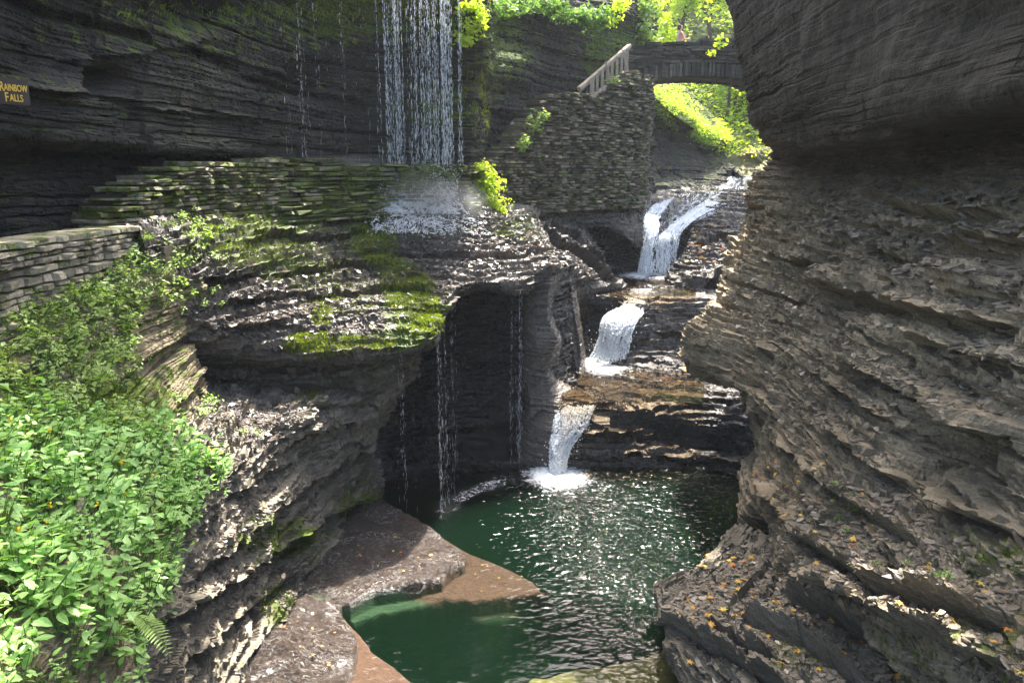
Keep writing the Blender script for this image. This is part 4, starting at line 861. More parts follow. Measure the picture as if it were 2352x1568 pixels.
def cascade(label_name, rows, n_str=60, rad=.012, seed=0, spray=60, out=.05, sparse=0.0):
    """rows top->bottom of (px,py,d)"""
    Y = np.array([[P(*q) for q in r] for r in rows]); r = np.random.default_rng(seed)
    G = pchip(Y, 90); G = np.swapaxes(pchip(np.swapaxes(G, 0, 1), 40), 0, 1); V = G.reshape(-1, 3).copy()
    W_ = np.linalg.norm(Y[:, -1] - Y[:, 0], axis=1).mean(); Lh = np.linalg.norm(np.diff(G[:, 20], axis=0), axis=1).sum()
    uu = np.tile(np.linspace(0, W_, 40), 90); vv = np.repeat(np.linspace(0, Lh, 90), 40)
    V[:, 1] -= .10 * (vn(uu * 9, vv * 2.2, uu * 0, seed) + .6 * vn(uu * 22, vv * 6, uu * 0, seed + 1)) + .02
    V[:, 0] += .03 * vn(vv * 3, uu * 3, uu * 0, seed + 4)
    root = mk(label_name, V, grid_faces(90, 40), M['sheet'], smooth=True, attrs={'u': uu, 'v': vv, 'edge': sparse + np.abs(np.tile(np.linspace(-1, 1, 40), 90)) ** 3 + 1.1 * np.clip(1 - np.repeat(np.linspace(0, 1, 90), 40) / .22, 0, 1) + .5 * np.clip(1 - np.repeat(np.linspace(1, 0, 90), 40) / .1, 0, 1)}); tag(root, kind='structure')
    parts = []
    for k in range(n_str):
        u0 = 19.5 + (r.beta(1.5, 1.5) - .5) * 41; v0 = int(r.uniform(-20, 82)); v1 = min(89, v0 + int(r.uniform(4, 16) * r.uniform(.6, 2.2))); v0 = max(0, v0)
        if v1 - v0 < 3: continue
        idx = np.arange(v0, v1, 1); un = np.clip(u0 + np.cumsum(r.normal(size=len(idx)) * .4), 0, 38.9); i0 = un.astype(int); fu = un - i0
        p = G[idx, i0] * (1 - fu)[:, None] + G[idx, i0 + 1] * fu[:, None]; p = p + np.array([0, -out * r.uniform(.2, 1.4), 0]) + r.normal(size=p.shape) * .012
        rd = rad * r.uniform(.4, 1.6) * (.5 + r.random(len(idx))) * np.sin(np.linspace(.15, 3.0, len(idx))) ** .5
        parts.append(tube_mesh(p, rd, 4))
    Vv, F, A = join(parts)
    dr_n = spray; ii = r.integers(0, 90, dr_n); jj = r.integers(0, 40, dr_n); p = G[ii, jj] + r.normal(size=(dr_n, 3)) * (.06 + .10 * (ii[:, None] / 90.)) + [0, -.08, 0]
    d_ = inst(DROP_V, DROP_F, p, frames(np.tile([0, 0, 1.], (dr_n, 1)), r.random(dr_n) * 6, .3, seed), r.uniform(.012, .04, dr_n), 0, seed)
    Vv, F, A = join([(Vv, F, A), d_]); mk('water_strands', Vv, F, M['foam'], parent=root)
    return root
cascade('waterfall', [[(1272,902,18.6),(1320,902,18.6),(1385,906,18.5)], [(1264,925,17.9),(1310,925,17.9),(1372,925,17.8)], [(1272,945,17.5),(1310,945,17.5),(1362,940,17.5)], [(1268,985,17.2),(1305,985,17.1),(1348,980,17.2)], [(1263,1020,17.0),(1285,1022,16.9),(1322,1012,17.0)], [(1262,1060,16.8),(1280,1060,16.7),(1302,1055,16.8)], [(1262,1092,16.7),(1280,1094,16.6),(1300,1090,16.7)]], 620, .014, 1, 420)
cascade('waterfall', [[(1450,664,23.4),(1475,664,23.4),(1498,662,23.5)], [(1440,684,22.6),(1462,685,22.5),(1486,682,22.6)], [(1428,702,22.1),(1452,703,22.0),(1480,700,22.1)], [(1400,716,21.6),(1440,718,21.6),(1478,715,21.8)], [(1382,735,21.2),(1420,735,21.2),(1470,728,21.5)], [(1374,770,21.0),(1412,770,20.9),(1452,760,21.1)], [(1366,800,20.9),(1400,805,20.8),(1445,795,20.9)], [(1352,825,20.7),(1395,832,20.6),(1440,825,20.7)]], 900, .014, 2, 500)
cascade('waterfall', [[(1500,470,28.6),(1525,462,29.4),(1548,452,30)], [(1485,490,27.6),(1505,488,28.0),(1530,478,28.6)], [(1478,505,26.9),(1495,508,27),(1515,505,27.4)], [(1478,540,26.5),(1494,540,26.4),(1510,540,26.6)], [(1472,580,26.2),(1487,582,26.1),(1500,580,26.2)], [(1464,630,26.0),(1478,632,25.9),(1494,630,26.0)]], 420, .014, 3, 160)
cascade('waterfall', [[(1655,442,33.6),(1690,438,34),(1722,434,34.5)], [(1605,470,31.4),(1645,463,31.8),(1690,458,32.2)], [(1565,496,29.3),(1598,489,29.6),(1635,482,30)], [(1522,530,27.3),(1550,522,27.6),(1585,512,28.0)], [(1503,556,26.7),(1528,552,26.9),(1560,546,27.2)], [(1498,585,26.6),(1525,590,26.7),(1556,590,26.9)], [(1492,630,26.4),(1520,630,26.4),(1550,630,26.5)]], 520, .012, 4, 160)
cascade('rapid', [[(1680,405,42),(1705,402,42),(1730,398,42)], [(1660,418,38),(1690,416,38.5),(1715,414,39)], [(1630,440,34.4),(1670,436,34.8),(1710,434,35)]], 60, .03, 5, 30)

# the tall veil of falling drops --------------------------------------
def veil(name, tops, bots, n, dens, wr, seed, prof=None):
    """tops/bots: (px,py,d) polylines; n strands; drops are separate beads"""
    r = np.random.default_rng(seed); tp = np.array(tops, float); bt = np.array(bots, float); pos = []; sc = []
    cl_ = r.random(max(3, n // 6))
    for k in range(n):
        if r.random() < .65: u = np.clip(cl_[r.integers(len(cl_))] + r.normal() * .012, 0, 1)
        else: u = .5 + (r.beta(1.6, 1.6) - .5) * 1.06
        u = min(max(u, -.02), 1.02)
        if prof is not None and r.random() < .42: u = np.clip(prof[r.integers(len(prof))] + r.normal() * .02, 0, 1)
        t = u * (len(tp) - 1); i = max(0, min(int(t), len(tp) - 2)); f = t - i
        a = P(*(tp[i] * (1 - f) + tp[i + 1] * f)); t = u * (len(bt) - 1); i = max(0, min(int(t), len(bt) - 2)); f = t - i; c = P(*(bt[i] * (1 - f) + bt[i + 1] * f)); z1 = c[2]
        H = a[2] - z1; m_ = int(H * dens * r.uniform(.25, 1.6) ** 1.3); zz = a[2] - np.sort(r.random(m_)) * H; a = a + [0, r.normal() * .12, 0]
        x = a[0] + np.cumsum(r.normal(size=m_) * .003) + r.normal(size=m_) * (.004 + .012 * (a[2] - zz) / H); pos.append(np.stack([x, np.full(m_, a[1]) + r.normal(size=m_) * .01, zz], 1))
        fall = np.sqrt((a[2] - zz) / H); w_ = wr * r.uniform(.4, 1.4) * (.4 + 1.2 * r.random(m_) ** 2); sc.append(np.stack([w_, w_, .03 + (.06 + .16 * fall) * r.random(m_) ** 1.5], 1))
    pos = np.concatenate(pos); sc = np.concatenate(sc); V, F, A = inst(DROP_V, DROP_F, pos, frames(np.tile([0, 0, 1.], (len(pos), 1)), np.zeros(len(pos)), .01, seed), sc, 0, seed)
    return tag(mk(name, V, F, M['foam']), kind='structure')
veil('waterfall', [(858, -30, 19.3), (1058, -30, 19.0)], [(858, 378, 19.2), (1055, 380, 19.0)], 170, 10.5, .0095, 21, [.8, .82, .84, .86, .79, .14, .22, .3, .55])
veil('waterfall', [(1000, 768, 14.25), (1054, 664, 16.15)], [(990, 1190, 14.2), (1054, 1095, 16.2)], 26, 7, .005, 22)
veil('waterfall', [(1172, 660, 17.3), (1202, 664, 17.4)], [(1172, 1080, 17.1), (1202, 1080, 17.1)], 20, 8, .0065, 23, [.75, .8])
veil('waterfall', [(880, 815, 13.5), (990, 780, 14.2)], [(880, 1150, 13.5), (985, 1190, 14.2)], 9, 4, .006, 24)
cascade('waterfall', [[(862,492,18.2),(960,494,18.3),(1080,496,18.4)], [(850,510,17.9),(960,512,18.0),(1110,514,18.1)], [(845,535,17.6),(960,540,17.7),(1130,540,17.9)]], 160, .006, 33, 300, out=.03)
cascade('waterfall', [[(1560,446,32.6),(1640,441,33.4),(1722,436,34.2)], [(1545,470,31.0),(1625,464,31.5),(1712,456,32.4)], [(1520,498,29.2),(1590,490,29.6),(1665,480,30.2)], [(1512,520,27.8),(1560,514,28.0),(1615,505,28.6)]], 260, .008, 35, 120, out=.03, sparse=.22)
cascade('waterfall', [[(880,384,19.02),(960,384,19.1),(1046,384,19.15)], [(874,405,18.9),(960,405,18.98),(1050,405,19.05)], [(868,432,18.72),(960,432,18.8),(1052,432,18.92)]], 200, .007, 36, 300, out=.04, sparse=.26)
cascade('rapid', [[(1290,890,18.9),(1335,888,18.9),(1380,888,18.9)], [(1285,905,18.4),(1335,905,18.4),(1385,905,18.4)]], 60, .01, 37, 60, out=.03, sparse=.1)
veil('waterfall', [(640, -30, 17.3), (850, -30, 19.2)], [(640, 370, 17.3), (850, 375, 19.2)], 26, 5, .006, 25)

# ================================================================== upstream gorge beyond the bridge
HS = [
 [(1250,-900,110),(1560,-900,115),(1700,-900,115),(1850,-900,105),(2050,-900,80)],
 [(1300,-250,85),(1560,-250,90),(1700,-250,90),(1850,-250,80),(2050,-250,60)],
 [(1400,60,66),(1560,60,70),(1700,60,68),(1820,60,60),(1950,60,48)],
 [(1450,200,56),(1600,205,60),(1700,210,57),(1800,220,50),(1900,220,42)],
 [(1500,300,50),(1640,300,50),(1720,310,47),(1800,310,43),(1880,310,38)],
 [(1550,350,47),(1660,350,46),(1720,352,44),(1790,350,41),(1860,350,37)],
 [(1580,385,45),(1670,383,43.5),(1725,380,42.5),(1780,376,40),(1850,372,37)],
 [(1580,430,42),(1670,430,41),(1725,430,40),(1780,430,38),(1850,430,36)],
]
M['earth'] = rock_mat('hillside_earth', (.05, .05, .025), (.11, .11, .05), (.24, .22, .14), rough=.9)
patch('hillside', [[P(*q) for q in r] for r in HS], M['earth'], 5, 1.6, seed=121, moss0=.7, moss=[(1740, 370, 60, 40, -.7)], tan=[(1740, 360, 60, 50, .6)])
UB = [
 [(1440,120,44),(1510,170,44),(1590,215,45),(1660,290,47),(1700,330,48)],
 [(1470,170,39),(1515,215,39),(1590,262,41),(1640,300,43),(1672,322,45)],
 [(1480,192,35.5),(1520,240,36.5),(1585,288,38.5),(1630,318,41),(1668,333,43.5)],
 [(1482,206,36.5),(1522,256,37.5),(1585,302,39.5),(1632,328,42),(1668,342,44.5)],
 [(1482,300,37.5),(1522,320,38.5),(1585,345,40.0),(1632,352,42),(1668,358,44.0)],
 [(1482,400,35),(1522,404,36.5),(1585,404,38),(1640,398,40),(1690,392,42.0)],
 [(1482,440,33),(1522,440,34),(1585,440,36),(1640,430,38),(1690,430,41.0)],
]
patch('upstream_bank', [[P(*q) for q in r] for r in UB], M['rock_dark'], 2.4, .8, seed=131, moss0=.4, moss=[(1570, 250, 100, 50, .8)], ledges=[([(1600, 338), (1660, 330)], .4, 10, 12)])

# leaf materials
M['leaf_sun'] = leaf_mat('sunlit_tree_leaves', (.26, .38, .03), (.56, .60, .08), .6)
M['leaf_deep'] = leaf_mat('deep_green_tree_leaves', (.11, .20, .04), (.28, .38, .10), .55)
M['leaf_jewel'] = leaf_mat('jewelweed_leaves', (.15, .31, .065), (.38, .56, .20), .35, .45)
M['leaf_herb'] = leaf_mat('herb_leaves', (.15, .25, .05), (.42, .52, .18), .35, .5)
M['leaf_fern'] = leaf_mat('fern_fronds', (.10, .18, .03), (.2, .30, .05), .4, .5)
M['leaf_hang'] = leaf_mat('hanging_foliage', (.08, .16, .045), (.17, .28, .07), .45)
M['moss'] = leaf_mat('moss_tufts', (.07, .10, .008), (.22, .27, .02), .35, .8)
M['fallen'] = leaf_mat('fallen_leaves', (.42, .13, .03), (.62, .40, .06), .25, .6)
M['fallen_y'] = leaf_mat('yellow_fallen_leaves', (.62, .45, .05), (.70, .58, .16), .25, .6)
M['bark'] = simple('bark', (.10, .08, .055), .9, .15, .4, 12, .5)
M['stem'] = simple('green_stem', (.12, .18, .05), .6, .3, .3, 8)
def cloud(c, R, n, size, seed, clump=14, spread=.34, tv=CARD_V, tf=CARD_F, up=.6, droop=0):
    r = np.random.default_rng(seed); c = np.array(c, float); R = np.array(R, float)
    d = r.normal(size=(clump, 3)); d /= np.linalg.norm(d, axis=1, keepdims=True); cc = c + d * R * (r.random((clump, 1)) ** .4) * .85
    k = r.integers(0, clump, n); q = r.normal(size=(n, 3)); q /= np.linalg.norm(q, axis=1, keepdims=True); p = cc[k] + q * (r.random((n, 1)) ** .5) * R * spread * (.6 + .8 * r.random(clump))[k][:, None]
    u = q * .5 + np.array([0, 0, up]); Rm = frames(u, r.random(n) * 6.28, .45, seed + 1)
    return inst(tv, tf, p, Rm, size * r.uniform(.6, 1.35, n), .12, seed + 2), cc
def tree(label, base, h, crown, n, size, mat, seed, group='trees beyond the bridge', name='broadleaf_tree', clump=22, lean=0):
    r = np.random.default_rng(seed); base = np.array(base, float); e = empty(name, tuple(base), label=label, cat='tree', group=group)
    cc = np.array([lean, 0, h * .72]); top = np.array([lean * .8, 0, h * .85])
    t = np.linspace(0, 1, 9)[:, None]; pts = top * t + r.normal(size=(9, 3)) * .02 * h * np.sin(t * 3.1)
    V, F, A = tube_mesh(pts, np.linspace(h * .022, h * .006, 9), 8); mk('trunk', V, F, M['bark'], True, e)
    (V, F, A), cl_ = cloud(cc, crown, n, size, seed, clump)
    mk('crown', V, F, mat, parent=e, attrs={'rnd': A})
    lp = []
    for q in cl_[:12]:
        s0 = top * r.uniform(.35, .8); m_ = (s0 + q) / 2 + [0, 0, -.04 * h]; lp.append(tube_mesh([s0, m_, q], [h * .008, h * .005, h * .002], 5))
    V, F, A = join(lp); mk('limbs', V, F, M['bark'], parent=e); return e
def onhill(px, py, d): return P(px, py, d)
TR = [(1560, 130, 58, 9, (3.2, 2.5, 3.6), 'leaf_sun', 'bright yellow-green tree at the left of the gap above the bridge'),
      (1625, 120, 66, 11, (3.6, 3, 4.2), 'leaf_deep', 'cool green tree behind the middle of the bridge'),
      (1680, 110, 60, 10, (3.0, 2.6, 3.6), 'leaf_sun', 'bright leafy tree behind the right end of the bridge'),
      (1560, 30, 74, 13, (4, 3, 5), 'leaf_sun', 'tall sunlit tree filling the top left of the gap'),
      (1660, 10, 80, 13, (5, 3, 5), 'leaf_sun', 'tall sunlit tree filling the top of the gap'),
      (1620, -60, 90, 14, (6, 4, 6), 'leaf_deep', 'pale green tree highest on the far slope'),
      (1720, 290, 47, 5.5, (1.9, 1.6, 2.1), 'leaf_sun', 'sunlit tree under the right side of the arch'),
      (1665, 270, 52, 5.5, (2.1, 1.8, 2.5), 'leaf_deep', 'green tree in the middle of the opening under the arch'),
      (1690, 215, 54, 5, (2.6, 1.8, 2.0), 'leaf_sun', 'yellow-green tree just beneath the arch'),
      (1725, 235, 50, 4, (1.8, 1.5, 1.9), 'leaf_sun', 'pale sunlit tree against the dark right cliff')]
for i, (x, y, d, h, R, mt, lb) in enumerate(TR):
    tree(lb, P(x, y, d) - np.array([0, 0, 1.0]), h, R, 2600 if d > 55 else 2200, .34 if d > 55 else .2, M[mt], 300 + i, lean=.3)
def surf_foliage(name, s, bl, n, size, mat, seed, lift=.15, tv=CARD_V, tf=CARD_F, kind='stuff', upmin=-1, label=None, cat=None, droop=0.0, tilt=.45, upv=.7):
    p, nn = sel(s, bl, n, seed, upmin) if isinstance(s, str) else s
    kp = vn(p[:, 0] * .8, p[:, 1] * .5, p[:, 2] * .8, 9) + .5 * vn(p[:, 0] * 2.1, p[:, 1] * 1.2, p[:, 2] * 2.1, 10) > -.18; p = p[kp]; nn = nn[kp]; n = len(p)
    r = np.random.default_rng(seed + 5); p = p + nn * lift * r.random((n, 1)) + np.array([0, 0, -droop]) * r.random((n, 1))
    R = frames(nn * .5 + [0, 0, upv], r.random(n) * 6.28, tilt, seed); V, F, A = inst(tv, tf, p, R, size * r.uniform(.5, 1.4, n), .15, seed)
    return tag(mk(name, V, F, mat, attrs={'rnd': A}), kind=kind, label=label, cat=cat)
ks = list(SURF.keys()); SN['hill'] = SURF['hillside']; SN['ub'] = SURF['upstream_bank']
surf_foliage('undergrowth', 'hill', [(1600, 60, 300, 250, 1), (1700, 250, 90, 60, 1)], 14000, .3, M['leaf_sun'], 401, .7, label='bright undergrowth covering the far slope beyond the bridge', cat='undergrowth')
surf_foliage('undergrowth', 'ub', [(1560, 250, 60, 35, 1, 40), (1625, 298, 50, 22, 1, 35)], 5200, .15, M['leaf_sun'], 402, .3, label='yellow-green undergrowth hanging on the sloping bank under the arch', cat='undergrowth')
surf_foliage('undergrowth', 'hill', [(1680, 340, 30, 20, 1), (1735, 350, 50, 20, .4)], 420, .18, M['leaf_sun'], 403, .25, label='scattered yellow-green plants on the pale ledges by the far stream', cat='undergrowth')

# hanging shrubs along the lip to the right of the fall
def shrub(label, pts, R, n, size, mat, seed, droop=.0, name='shrub', group=None, cat='shrub'):
    r = np.random.default_rng(seed); pts = [P(*q) for q in pts]; base = pts[0]; e = empty(name, tuple(base), label=label, cat=cat, group=group); parts = []; stems = []
    for j, c in enumerate(pts):
        (q, cc) = cloud(c - base, R, n // len(pts), size, seed + 7 * j, 9, .5, LEAF_V, LEAF_F, .3)
        V, F, A = q; V = V.copy(); V[:, 2] -= droop * ((V[:, 2] - (c - base)[2]) ** 2); parts.append((V, F, A))
        for w_ in cc[:5]: o_ = c - base + np.array([0, .4, .1]); stems.append(tube_mesh([o_, (o_ + w_) / 2 + [0, 0, .1], w_], [.02, .012, .005], 4))
    V, F, A = join(parts); mk('foliage', V, F, mat, parent=e, attrs={'rnd': A}); V, F, A = join(stems); mk('stems', V, F, M['stem'], parent=e); return e
shrub('bright yellow-green shrub at the right edge of the waterfall lip', [(1085, 20, 19.6), (1092, 55, 19.8), (1075, 85, 19.9)], (.38, .4, .3), 900, .11, M['leaf_sun'], 501)
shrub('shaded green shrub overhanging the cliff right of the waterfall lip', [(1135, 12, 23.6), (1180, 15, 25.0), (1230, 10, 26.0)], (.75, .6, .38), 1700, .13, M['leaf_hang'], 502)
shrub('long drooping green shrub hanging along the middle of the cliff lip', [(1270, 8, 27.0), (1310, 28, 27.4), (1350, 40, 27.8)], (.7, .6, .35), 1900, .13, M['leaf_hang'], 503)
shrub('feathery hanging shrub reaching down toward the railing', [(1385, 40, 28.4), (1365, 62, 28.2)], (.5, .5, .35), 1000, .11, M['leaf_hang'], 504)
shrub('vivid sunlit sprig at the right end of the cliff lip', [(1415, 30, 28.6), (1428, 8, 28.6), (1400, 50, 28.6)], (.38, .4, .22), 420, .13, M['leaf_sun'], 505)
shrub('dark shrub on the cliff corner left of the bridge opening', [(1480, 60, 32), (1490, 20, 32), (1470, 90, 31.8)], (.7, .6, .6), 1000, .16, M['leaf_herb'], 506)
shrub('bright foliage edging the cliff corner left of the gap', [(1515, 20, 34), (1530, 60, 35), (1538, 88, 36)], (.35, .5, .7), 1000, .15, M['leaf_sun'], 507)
shrub('yellow-green vine leaves covering the wall end right of the spray', [(1098, 400, 20.9), (1112, 425, 20.8), (1125, 450, 20.7), (1138, 478, 20.6), (1118, 398, 21.0), (1132, 420, 20.9), (1106, 412, 20.8)], (.38, .28, .34), 2000, .10, M['leaf_sun'], 508, cat='vine', name='vine')
shrub('grassy tuft growing below the railing foot on the tall wall', [(1400, 190, 27.3), (1440, 205, 28.0)], (.35, .3, .2), 420, .12, M['leaf_herb'], 509)
shrub('brownish fern clump hanging on the stair side of the tall wall', [(1240, 262, 24.0), (1222, 290, 23.7), (1190, 330, 23.0)], (.3, .25, .3), 520, .11, M['leaf_herb'], 510)
shrub('sprig of yellow leaves hanging in front of the bridge', [(1652, 105, 29.8), (1640, 122, 29.8), (1655, 88, 29.8)], (.22, .2, .08), 46, .17, M['leaf_sun'], 511)
shrub('small light green plant on the dark ledge of the right wall', [(2708 * .7778, 773 * .7778 - 1, 12.4)], (.12, .1, .14), 26, .10, M['leaf_herb'], 512)
# moss hanging on walls and slab
BL_V = np.array([[-.06, 0, 0], [.06, 0, 0], [.03, .06, -.5], [0, .02, -1.0], [-.03, .06, -.5]]); BL_F = [np.array([[0, 1, 2, 4]]), np.array([[4, 2, 3]])]
def mosses(label, jobs, mat, seed):
    parts = []
    for s_, bl, n, size in jobs:
        p, nn = sel(s_, bl, n, seed); r = np.random.default_rng(seed); seed += 1
        R = frames(nn * .35 + [0, 0, 1.], r.random(n) * 6.28, .35, seed); sz = size * r.uniform(.4, 1.3, n); parts.append(inst(BL_V, BL_F, p + nn * .05, R, np.stack([sz * 2, sz * 1.6, sz], 1), .3, seed))
    V, F, A = join(parts); return tag(mk('moss', V, F, mat, attrs={'rnd': A}), kind='stuff', label=label, cat='moss')
mosses('bright green moss trailing over the wet rock slab', [('slab', [(850, 535, 34, 55, 1), (880, 580, 34, 40, 1), (790, 475, 40, 22, .8)], 6500, .10), ('slab', [(950, 690, 45, 60, 1), (985, 725, 25, 30, 1), (905, 640, 45, 40, .7), (700, 500, 60, 16, .5), (740, 735, 20, 50, .8)], 8000, .09),
  ('slab', [(700, 600, 160, 50, .5), (540, 550, 120, 60, .6), (780, 690, 90, 40, .4), (1000, 520, 100, 25, .5), (1180, 530, 60, 30, .4)], 5500, .06), ('slab', [(720, 790, 60, 20, 1), (840, 790, 60, 16, .7)], 3000, .09)], M['moss'], 601)
mosses('olive moss hanging from the layered left rock faces', [('LW', [(640, 1230, 100, 50, 1), (640, 1390, 40, 50, 1), (820, 1160, 60, 40, .6), (720, 800, 100, 25, .8), (700, 905, 40, 20, 1)], 5200, .05), ('bank', [(250, 950, 120, 60, 1), (120, 900, 160, 120, .6), (60, 700, 80, 60, .3)], 2600, .05),
  ('cliffA', [(900, 10, 200, 30, 1), (1075, 100, 30, 100, 1), (1100, 200, 30, 120, .4), (500, 20, 300, 40, .2)], 3200, .11), ('RW', [(2250, 1480, 200, 60, .7), (2300, 1290, 80, 40, .8), (1930, 1170, 60, 30, .4)], 4000, .03), ('bench', [(1830, 1500, 60, 40, 1)], 900, .03)], M['moss'], 611)
# moss on the ledge wall under the fall: hanging strings
r = np.random.default_rng(5); n_ = 5200; px_ = r.uniform(600, 1050, n_); u_ = r.random(n_); py_ = 380 + u_ * 105; dd_ = np.interp(px_, [600, 700, 850, 1050], [16.2, 17.3, 18.7, 19.2]) - .13 - .42 * (u_ * 1.25)
msk = vn(px_ / 45., py_ / 60., px_ * 0, 91) + .25 * r.normal(size=n_) > -.05; msk &= ~((px_ > 880) & (py_ > 440)); pp_ = np.array([P(a, b_, c_) for a, b_, c_ in zip(px_[msk], py_[msk], dd_[msk])])
V, F, A = inst(BL_V, BL_F, pp_, frames(np.tile([0, 0, 1.], (len(pp_), 1)), r.random(len(pp_)) * 6.28, .12, 5), np.stack([.10 + 0 * pp_[:, 0], .10 + 0 * pp_[:, 0], r.uniform(.05, .2, len(pp_))], 1), .3, 5)
tag(mk('moss', V, F, M['moss'], attrs={'rnd': A * .8}), kind='stuff', label='strings of green moss hanging over the courses of the wet ledge wall', cat='moss')

# ================================================================== jewelweed and herbs on the near bank
OV = np.array([[0, 0, 0], [.22, .20, .035], [.55, .27, .03], [.84, .14, -.02], [1.05, 0, -.08], [.84, -.14, -.02], [.55, -.27, .03], [.22, -.20, .035], [.28, 0, 0], [.58, 0, -.02], [.84, 0, -.05]])
OF = [np.array([[1, 2, 9, 8], [2, 3, 10, 9], [9, 6, 7, 8][::1], [10, 5, 6, 9]]), np.array([[0, 1, 8], [0, 8, 7], [3, 4, 10], [4, 5, 10]])]
def plant_meshes(seed, h, nst, leafs, lsz, spread):
    r = np.random.default_rng(seed); st_ = []; P_ = []; U_ = []; S_ = []
    for k in range(nst):
        a = r.random() * 6.28; q = r.random() ** .5 * spread; tip = np.array([math.cos(a) * q, math.sin(a) * q, h * r.uniform(.65, 1.1)]); b0 = tip * [.25, .25, 0]
        pts = [b0 + (tip - b0) * t + np.array([0, 0, .0]) for t in (0, .4, .75, 1)]; st_.append(tube_mesh(pts, [.006, .005, .003, .002], 4))
        for j in range(leafs):
            t = .35 + .65 * (j + r.random()) / leafs; c = b0 + (tip - b0) * t; P_.append(c + r.normal(size=3) * [.03, .03, .01]); U_.append(np.array([0, -.25, 1.0]) + r.normal(size=3) * .30); S_.append(lsz * r.uniform(.6, 1.25) * (1.1 - .35 * abs(t - .6)))
    n = len(P_); R = frames(np.array(U_), r.random(n) * 6.28, .05, seed); leaves = inst(OV, OF, np.array(P_), R, np.array(S_), .10, seed)
    return join(st_), leaves
def meshdata(name, part, mat):
    o = put(name, part, mat); me = o.data; bpy.data.objects.remove(o); return me
def flower_part(seed, pos, n=5):
    r = np.random.default_rng(seed); P_ = []; 
    for p in pos:
        for k in range(n): P_.append(p + r.normal(size=3) * .006)
    P_ = np.array(P_); return inst(CARD_V * [1, 1.4, 1], CARD_F, P_, frames(r.normal(size=(len(P_), 3)), r.random(len(P_)) * 6, .2, seed), np.full(len(P_), .026), .2, seed)
M['petal'] = simple('yellow_petals', (.85, .55, .02), .5, .3, .1)
def population(name, cat, spots, variants, group, label, flabel, sc, seed, flowers=0.0, mats=('stem', 'leaf_jewel')):
    r = np.random.default_rng(seed); data = []
    for v in variants:
        a, b_ = plant_meshes(*v); fl = flower_part(v[0], [np.array([0, 0, v[1] * 1.08])])
        data.append((meshdata('stems', a, M[mats[0]]), meshdata('leaves', b_, M[mats[1]]), meshdata('flower', fl, M['petal'])))
    for i, p in enumerate(spots):
        d_ = data[i % len(data)]; e = bpy.data.objects.new(name, None); COL.objects.link(e); e.empty_display_size = .1; e.location = p; e.rotation_euler = (r.normal() * .08, r.normal() * .08, r.random() * 6.28); k = sc * r.uniform(.75, 1.25); e.scale = (k, k, k)
        fl = r.random() < flowers; tag(e, flabel if fl else label, cat, group)
        for nm, me in zip(('stems', 'leaves', 'flower'), d_):
            if nm == 'flower' and not fl: continue
            c = bpy.data.objects.new(nm, me); COL.objects.link(c); c.parent = e
def spots(s_, bl, n, seed, mind):
    p, nn = sel(s_, bl, n * 12, seed); out = []
    for q in p:
        if all((q - t) @ (q - t) > mind * mind for t in out): out.append(q)
        if len(out) >= n: break
    return out
jw = [(300, .34, 9, 6, .085, .26), (301, .42, 8, 7, .09, .24), (302, .30, 10, 5, .075, .28), (303, .38, 7, 7, .10, .22), (304, .26, 10, 6, .07, .25)]
sp1 = spots('bank', [(180, 1300, 260, 220, 1), (60, 1450, 220, 200, 1), (300, 1150, 170, 110, 1), (60, 1050, 120, 100, .8), (420, 1130, 60, 50, .8)], 200, 701, .19) + spots('LW', [(455, 1110, 60, 40, 1), (400, 1220, 50, 60, 1), (350, 1340, 30, 50, .8)], 34, 711, .16)
population('jewelweed_plant', 'plant', sp1, jw, 'jewelweed in the near bank', 'leafy green jewelweed plant in the dense patch at lower left', 'green jewelweed plant with small yellow flowers in the patch at lower left', 1.0, 71, .16)
he = [(320, .20, 9, 7, .055, .20), (321, .16, 10, 6, .045, .22), (322, .24, 8, 7, .065, .18)]
sp2 = spots('bank', [(110, 820, 170, 110, 1), (60, 930, 160, 90, 1), (290, 670, 120, 50, .6), (370, 590, 70, 40, .4), (200, 1010, 180, 60, .8)], 230, 702, .14)
population('herb_plant', 'plant', sp2, he, 'small herbs on the bank below the parapet', 'small light green herb growing on the mossy bank below the parapet', 'small light green herb growing on the mossy bank below the parapet', 1.0, 72, 0, ('stem', 'leaf_herb'))
sp3 = spots('LW', [(470, 960, 90, 40, 1), (600, 1010, 50, 30, .7), (330, 900, 80, 60, 1)], 16, 703, .3) + spots('slab', [(430, 560, 80, 60, 1), (470, 640, 50, 60, .8), (400, 700, 50, 50, .8)], 26, 704, .3)
population('herb_plant', 'plant', sp3, he, 'herbs on the ledges right of the bank', 'sparse pale herb rooted on the shaly ledge right of the bank', 'x', .8, 73, 0, ('stem', 'leaf_herb'))
sp4 = spots('RW', [(1930, 1180, 60, 40, 1), (2020, 1290, 70, 30, 1), (2130, 1350, 90, 30, 1), (2250, 1380, 60, 30, 1), (1900, 1090, 60, 30, .4)], 22, 705, .25)
population('herb_plant', 'plant', sp4, he, 'small weeds on the right bench', 'tiny green weed growing among the shale on the right bench', 'x', .45, 74, 0, ('stem', 'leaf_herb'))
